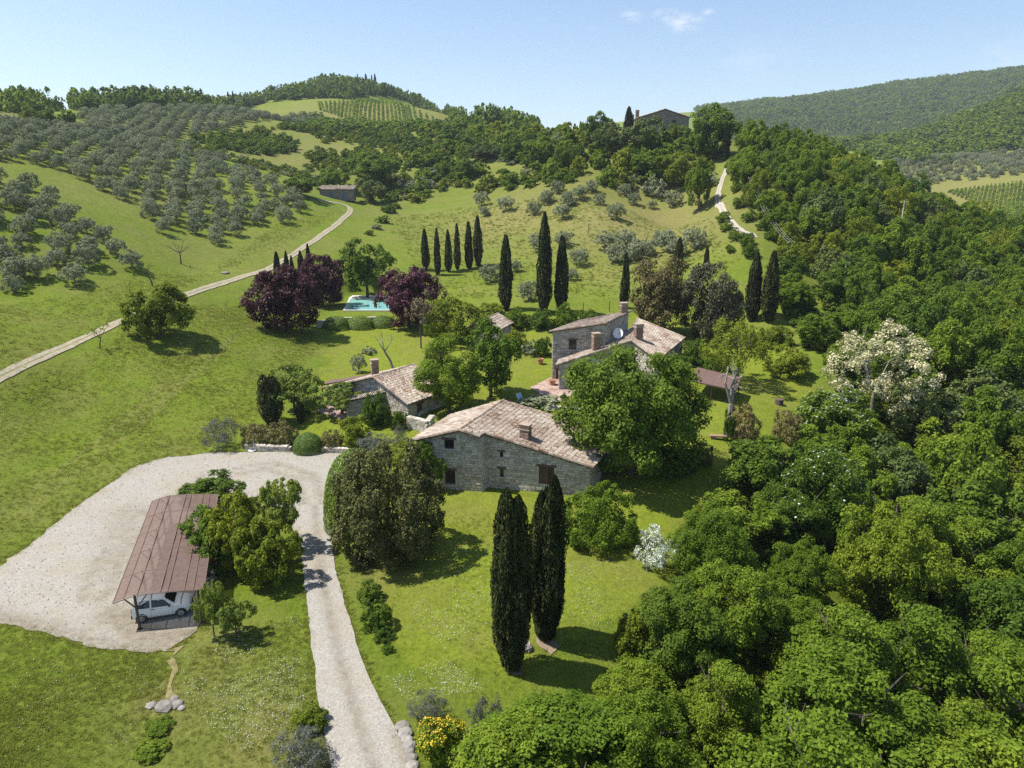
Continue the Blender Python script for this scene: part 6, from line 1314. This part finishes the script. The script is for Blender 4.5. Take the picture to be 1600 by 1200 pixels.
for _ in range(9000):
    x = rng.uniform(-2, 140); y = rng.uniform(14, 215); d_ = math.hypot(x, y); r = 4.4 if d_ < 70 else 5.2
    if inside(WOOD, np.array(x), np.array(y)) and all((x - a[0]) ** 2 + (y - a[1]) ** 2 > r * r for a in pts_w): pts_w.append((x, y))
pts_w.sort(key=lambda p: math.hypot(*p))
ACA = hit(1357, 662)[0]
wn = 0; wrest = []
for x, y in pts_w:
    z = float(H(x, y)); d_ = math.hypot(x, y); hgt = rng.uniform(7.0, 10.5); w = rng.uniform(6.0, 9.0); px, py, dd = proj(x, y, z + hgt * .6)
    edge = min((x - a[0]) ** 2 + (y - a[1]) ** 2 for a in WOOD[:17]) ** .5
    if edge < 7: hgt *= .62; w *= .72
    if 120 < d_: hgt *= 1.0
    if math.hypot(x - ACA[0], y - ACA[1]) < 5: continue
    if abs(math.atan2(x, y) - math.atan2(ACA[0], ACA[1])) < .07 and d_ < math.hypot(ACA[0], ACA[1]) < d_ + 14: hgt *= .6
    if dd < 6 or px < 560 or px > 1720 or py > 1330: continue
    if d_ < 62: kd = rng.choice(['near', 'near_deep', 'near_yellow'], p=[.6, .2, .2])
    else: kd = rng.choice(['mid', 'mid_deep', 'mid_yellow', 'mid_blue'], p=[.5, .2, .2, .1])
    wn += 1
    if wn <= 230: plant(kd, (x, y, z - .3), w, hgt, f'{tone[kd]} wood tree, {where(px, py, WLM)}', 'tree', 'trees of the wood', parts=d_ < 110)
    else: wrest.append((x, y, z - .3, rng.uniform(0, 6), w / 2, hgt / 2, rng.integers(0, 3)))
if wrest: scatter('far_woods', wrest, [LIB['mid']['crowns'][0], LIB['mid_deep']['crowns'][0], LIB['mid_yellow']['crowns'][0]], 'tree crowns at the back of the wood')
UG = []
for _ in range(5000):
    x = rng.uniform(-2, 110); y = rng.uniform(14, 170)
    if inside(WOOD, np.array(x), np.array(y)) and math.hypot(x, y) < 120: UG.append((x, y, float(H(x, y)) - .2, rng.uniform(0, 6), rng.uniform(.8, 1.9), rng.uniform(.6, 1.4), rng.integers(0, 3)))
scatter('wood_undergrowth', UG[:1500], [LIB['scrub']['crowns'][0], LIB['scrub_deep']['crowns'][0], LIB['scrub_yellow']['crowns'][0]], 'low bushes filling the wood floor')

# far woods, one mass each
FAR = [crown('far_crown', 900 + i, M[m_], Ht=1.7, base=0, nlobe=7, nsub=6, nleaf=260, leaf=.34, lobe=.45) for i, m_ in enumerate(('leaf', 'leaf_deep', 'leaf_blue', 'leaf', 'leaf_fresh'))]
def wood_mass(name, label, polypx, sp_, hmin, hmax, dmax=3000, poly=None, keep=None, probs=(.35, .2, .2, .25)):
    P = np.array(poly if poly is not None else gpoly(polypx))[:, :2]; it = []; mn, mx = P.min(0), P.max(0); gx, gy = np.meshgrid(np.arange(mn[0], mx[0], sp_), np.arange(mn[1], mx[1], sp_)); gx = gx.ravel() + rng.normal(0, sp_ * .33, gx.size); gy = gy.ravel() + rng.normal(0, sp_ * .33, gy.size); k = inside(P, gx, gy); gx, gy = gx[k], gy[k]; z = H(gx, gy); px, py, d_ = proj(gx, gy, z); k = (px > -80) & (px < 1680); gx, gy, z, px, py = gx[k], gy[k], z[k], px[k], py[k]
    if keep is not None: k = keep(px, py); gx, gy, z = gx[k], gy[k], z[k]
    d2 = np.hypot(gx, gy); n = len(gx); w = rng.uniform(.85, 1.5, n) * sp_; hh_ = rng.uniform(hmin, hmax, n); it = np.stack([gx, gy, z - .5, rng.uniform(0, 6.28, n), w / 2 * 1.25, hh_ / 1.7, np.where((d2 < 950) & (rng.uniform(size=n) < .8) & (sp_ > 9), 4, rng.choice(4, n, p=probs))], 1)
    return scatter(name, it, FAR, label)
crest = gpoly([(120, 172), (200, 170), (300, 163), (400, 158), (480, 155), (560, 156), (640, 160), (700, 176), (745, 196), (838, 214)])
back = [(c[0] * 1.22, c[1] * 1.22) for c in crest[::-1]]
wood_mass('hilltop_woods', 'wood along the hilltop skyline above the vineyard', None, 6.5, 6, 11, poly=[tuple(c[:2]) for c in crest] + back)
wood_mass('hilltop_woods', 'wood on the shoulder below the far vineyard', [(470, 176), (500, 204), (600, 206), (715, 214), (838, 216), (790, 200), (700, 203), (620, 196), (560, 192)], 7, 2.5, 5)
wood_mass('ridge_treeline_woods', 'low trees on the skyline beyond the straw-coloured field', None, 6, 6, 11, poly=[tuple(col_d(x, d_, 0)[:2]) for x, d_ in ((-60, 265), (60, 275), (130, 330), (60, 345), (-60, 330))])
farP = [tuple(col_d(x, d_, 0)[:2]) for x, d_ in ((1090, 900), (1250, 760), (1370, 560), (1400, 505), (1480, 500), (1545, 520), (1640, 520), (1660, 900), (1660, 1750), (1400, 1750), (1080, 1500))]
wood_mass('distant_hill_woods', 'dense wood covering the distant eastern hill', None, 10.5, 7, 12, poly=farP, keep=lambda px, py: (py < 236 + (rng.uniform(size=len(px)) < .15) * 30) | (px < 1440))
og = [tuple(p[:2]) for p in gpoly([(1395, 256), (1440, 250), (1500, 243), (1620, 238), (1620, 272), (1530, 282), (1470, 285), (1430, 300), (1400, 290)])]
ogi = grove(og, 7, 8, .7, .5, rng); scatter('distant_grove_foliage', [(x, y, float(H(x, y)), rng.uniform(0, 6), 2.6, 2.4, rng.integers(0, 2)) for x, y, _ in ogi], LIB['olive']['crowns'][:2], 'distant olive grove in the eastern valley')

# ------------------------------------------------------------------ vineyards
def vine_row(a, b_, label, group, w=.9, hgt=1.5):
    a = np.array(a[:2]); b_ = np.array(b_[:2]); L_ = np.linalg.norm(b_ - a); n = max(40, int(L_ * 5.5)); f = rng.uniform(0, 1, n); P = a[None] * (1 - f[:, None]) + b_[None] * f[:, None]; u = (b_ - a) / L_; nn = np.array((u[1], -u[0])); P = P + nn * rng.normal(0, w * .25, (n, 1)); z = H(P[:, 0], P[:, 1]) + rng.uniform(.4, hgt, n); org = np.array((*a, float(H(*a))))
    pos = np.stack([P[:, 0], P[:, 1], z], 1) - org; V, Q = leaves_from(pos, unit(rng.normal(size=(n, 3)) + (0, 0, .5)), 1.15, rng, .75); return tag(link('vine_row', np_mesh('vine_row', V, Q, M['leaf'], np.repeat(rng.uniform(0, 1, n), 4)), None, org), label, 'vine row', group)
top_e = [(498, 162), (540, 158), (580, 157), (610, 159), (640, 168), (700, 196)]; bot_e = [(498, 172), (530, 183), (565, 191), (610, 196), (650, 200), (702, 200)]
def along_px(e, f):
    x = [p[0] for p in e]; y = [p[1] for p in e]; s = np.linspace(0, 1, len(e)); return float(np.interp(f, s, x)), float(np.interp(f, s, y))
NV = 30
for i in range(NV):
    f = (i + .5) / NV; a = hit(*along_px(bot_e, f))[0]; b_ = hit(*along_px(top_e, max(0, f - .03)))[0]
    vine_row(a, b_, f'green vine row of the hilltop vineyard, {ORD[i] if i < 20 else ORD[29 - i] } from its {"west" if i < 20 else "east"} end', 'vine rows of the hilltop vineyard')
for i in range(24):
    f = i / 23; x = 1482 + 150 * f; a = hit(x, 302 + 50 * min(1, f * 1.2))[0]; b_ = hit(1490 + 150 * f, 299 - 20 * f)[0]
    vine_row(a, b_, f'vine row of the eastern valley vineyard, {ORD[i]} from its wooded end', 'vine rows of the valley vineyard')
# ------------------------------------------------------------------ grass tufts, daisies, loose gravel
rng = np.random.default_rng(123)
def tuft(seed, n, hgt, spread):
    r = np.random.default_rng(seed); V = []; T = []
    for i in range(n):
        a = r.uniform(0, 6.28); b_ = np.array((math.cos(a), math.sin(a), 0)) * r.uniform(0, spread); d_ = np.array((math.cos(a + r.normal(0, .8)), math.sin(a + r.normal(0, .8)), 0)); w = np.array((-d_[1], d_[0], 0)) * .035; tip = b_ + d_ * hgt * r.uniform(.2, .7) + np.array((0, 0, hgt * r.uniform(.6, 1.1))); V += [b_ - w, b_ + w, tip]; t = r.uniform(0, 1); T += [t] * 3
    return np_mesh('grass_tuft', V, np.arange(n * 3).reshape(-1, 3), M['tuft'], T)
M['tuft'] = leaf_mat('grass_blade', (0.16, 0.215, 0.02), (0.31, 0.32, 0.075), .5, .8, .05)
TU = [tuft(i, 26, .34, .34) for i in range(3)]
MEAD = [gpoly(p) for p in ([(-20, 612), (120, 560), (300, 480), (450, 470), (500, 540), (410, 660), (320, 700), (215, 726), (110, 798), (-20, 900)], [(-20, 985), (30, 985), (90, 1000), (170, 1022), (262, 1022), (255, 1100), (240, 1200), (-20, 1220)], [(-20, 480), (150, 450), (300, 430), (420, 395), (520, 340), (520, 330), (430, 350), (300, 440), (160, 515), (-20, 590)])]
it = []
for P_, n_, s0, s1 in ((MEAD[0], 22000, .28, .66), (MEAD[1], 7000, .25, .52), (gpoly([(290, 1020), (470, 960), (500, 1100), (510, 1200), (250, 1200), (262, 1100)]), 3000, .22, .45), (gpoly([(540, 900), (620, 1080), (760, 1100), (960, 990), (990, 900), (860, 830), (720, 800)]), 2500, .18, .36), (MEAD[2], 12000, .35, .75), (gpoly([(600, 335), (720, 325), (1000, 335), (1110, 345), (1150, 400), (1120, 450), (960, 470), (700, 470), (640, 400)]), 8000, .6, 1.1)):
    q = np.array(P_)[:, :2]; mn, mx = q.min(0), q.max(0); x = rng.uniform(mn[0], mx[0], n_); y = rng.uniform(mn[1], mx[1], n_); k = inside(q, x + rng.normal(0, .5, n_), y + rng.normal(0, .5, n_)) & ~inside(DRIVE, x, y) & ~inside(YARD, x, y) & (vnoise(x / 3, y / 3, 61) + .9 * rng.uniform(size=n_) > .6); x, y = x[k], y[k]; sc_ = rng.uniform(s0, s1, len(x)) * (.6 + .8 * vnoise(x / 5, y / 5, 62)); it.append(np.stack([x, y, H(x, y) - .02, rng.uniform(0, 6.28, len(x)), sc_, sc_, rng.integers(0, 3, len(x))], 1))
scatter('meadow_grass', np.concatenate(it), TU, 'tall rough grass of the meadows')
# verge tufts round the yard and along the drive
vg = []
for poly_ in (YARD, DRIVE):
    n = len(poly_)
    for i in range(n):
        a, b_ = np.array(poly_[i][:2]), np.array(poly_[(i + 1) % n][:2]); m_ = int(np.linalg.norm(b_ - a) * 15)
        for _ in range(m_):
            p = a + (b_ - a) * rng.uniform() + rng.normal(0, .2, 2); vg.append((p[0], p[1], float(H(*p)), rng.uniform(0, 6), rng.uniform(.3, .6), rng.uniform(.2, .45), rng.integers(0, 3)))
vg = [g for g in vg if not (inside(DRIVE, np.array(g[0]), np.array(g[1])) and rng.uniform() < .8) and not (inside(YARD, np.array(g[0]), np.array(g[1])) and rng.uniform() < .75)]
scatter('verge_grass', vg, TU, 'grass tufts along the gravel edges')
DP = (([(330, 985), (400, 985), (470, 960), (485, 1060), (470, 1120), (380, 1180), (290, 1100), (280, 1030)], 2000), ([(715, 850), (775, 870), (770, 1000), (700, 1020), (640, 960)], 800), ([(880, 880), (980, 880), (1000, 940), (940, 990), (885, 960)], 380), ([(600, 1060), (700, 1030), (760, 1080), (640, 1100)], 500), ([(20, 1030), (230, 1040), (220, 1180), (30, 1190)], 260), ([(1130, 700), (1190, 660), (1200, 720), (1140, 770)], 300))
V = []
for p_, n_ in DP:
    q = np.array(gpoly(p_))[:, :2]; mn, mx = q.min(0), q.max(0); x = rng.uniform(mn[0], mx[0], n_ * 2); y = rng.uniform(mn[1], mx[1], n_ * 2); k = inside(q, x, y) & (vnoise(x / 1.6, y / 1.6, 71) + .5 * rng.uniform(size=len(x)) > .72); x, y = x[k][:n_], y[k][:n_]; V.append(np.stack([x, y, H(x, y) + rng.uniform(.05, .14, len(x))], 1))
V = np.concatenate(V); Vv, Q = leaves_from(V, unit(rng.normal(size=V.shape) * .4 + (0, -.3, 1)), .044, rng, 1.0); o = link('daisy_flowers', np_mesh('daisy_flowers', Vv, Q, M['white_blossom'], rng.uniform(0, 1, len(Vv)))); tag(o, 'white daisies scattered over the lawns', kind='stuff')
# loose stones on the gravel
st = MB()
for poly_, n_ in ((YARD, 1500), (DRIVE, 800)):
    q = np.array(poly_)[:, :2]; mn, mx = q.min(0), q.max(0); x = rng.uniform(mn[0], mx[0], n_); y = rng.uniform(mn[1], mx[1], n_); k = inside(q, x, y)
    for a, b_ in zip(x[k], y[k]):
        r = rng.uniform(.025, .055); z = float(H(a, b_)) + .07; t = float(rng.uniform(.75, 1)); st.add([(a - r, b_ - r * .6, z), (a + r, b_ - r, z), (a + r * .7, b_ + r, z), (a - r, b_ + r * .8, z), (a, b_, z + r)], [(0, 1, 4), (1, 2, 4), (2, 3, 4), (3, 0, 4)], t)
o = st.build('loose_gravel', M['rock'], None); tag(o, 'loose stones lying on the gravel', kind='stuff')

# ------------------------------------------------------------------ air
HAZE = 0.00013
m = bpy.data.materials.new('haze'); m.use_nodes = True; m.node_tree.nodes.clear(); out = m.node_tree.nodes.new('ShaderNodeOutputMaterial'); v = m.node_tree.nodes.new('ShaderNodeVolumePrincipled')
v.inputs['Density'].default_value = HAZE; v.inputs['Color'].default_value = (.80, .88, 1.0, 1); v.inputs['Anisotropy'].default_value = 0.2; m.node_tree.links.new(v.outputs[0], out.inputs['Volume'])
mb = MB(); mb.box((0, 0, 160), (6200, 6200, 346)); o = mb.build('haze', m, None); o['kind'] = 'stuff'
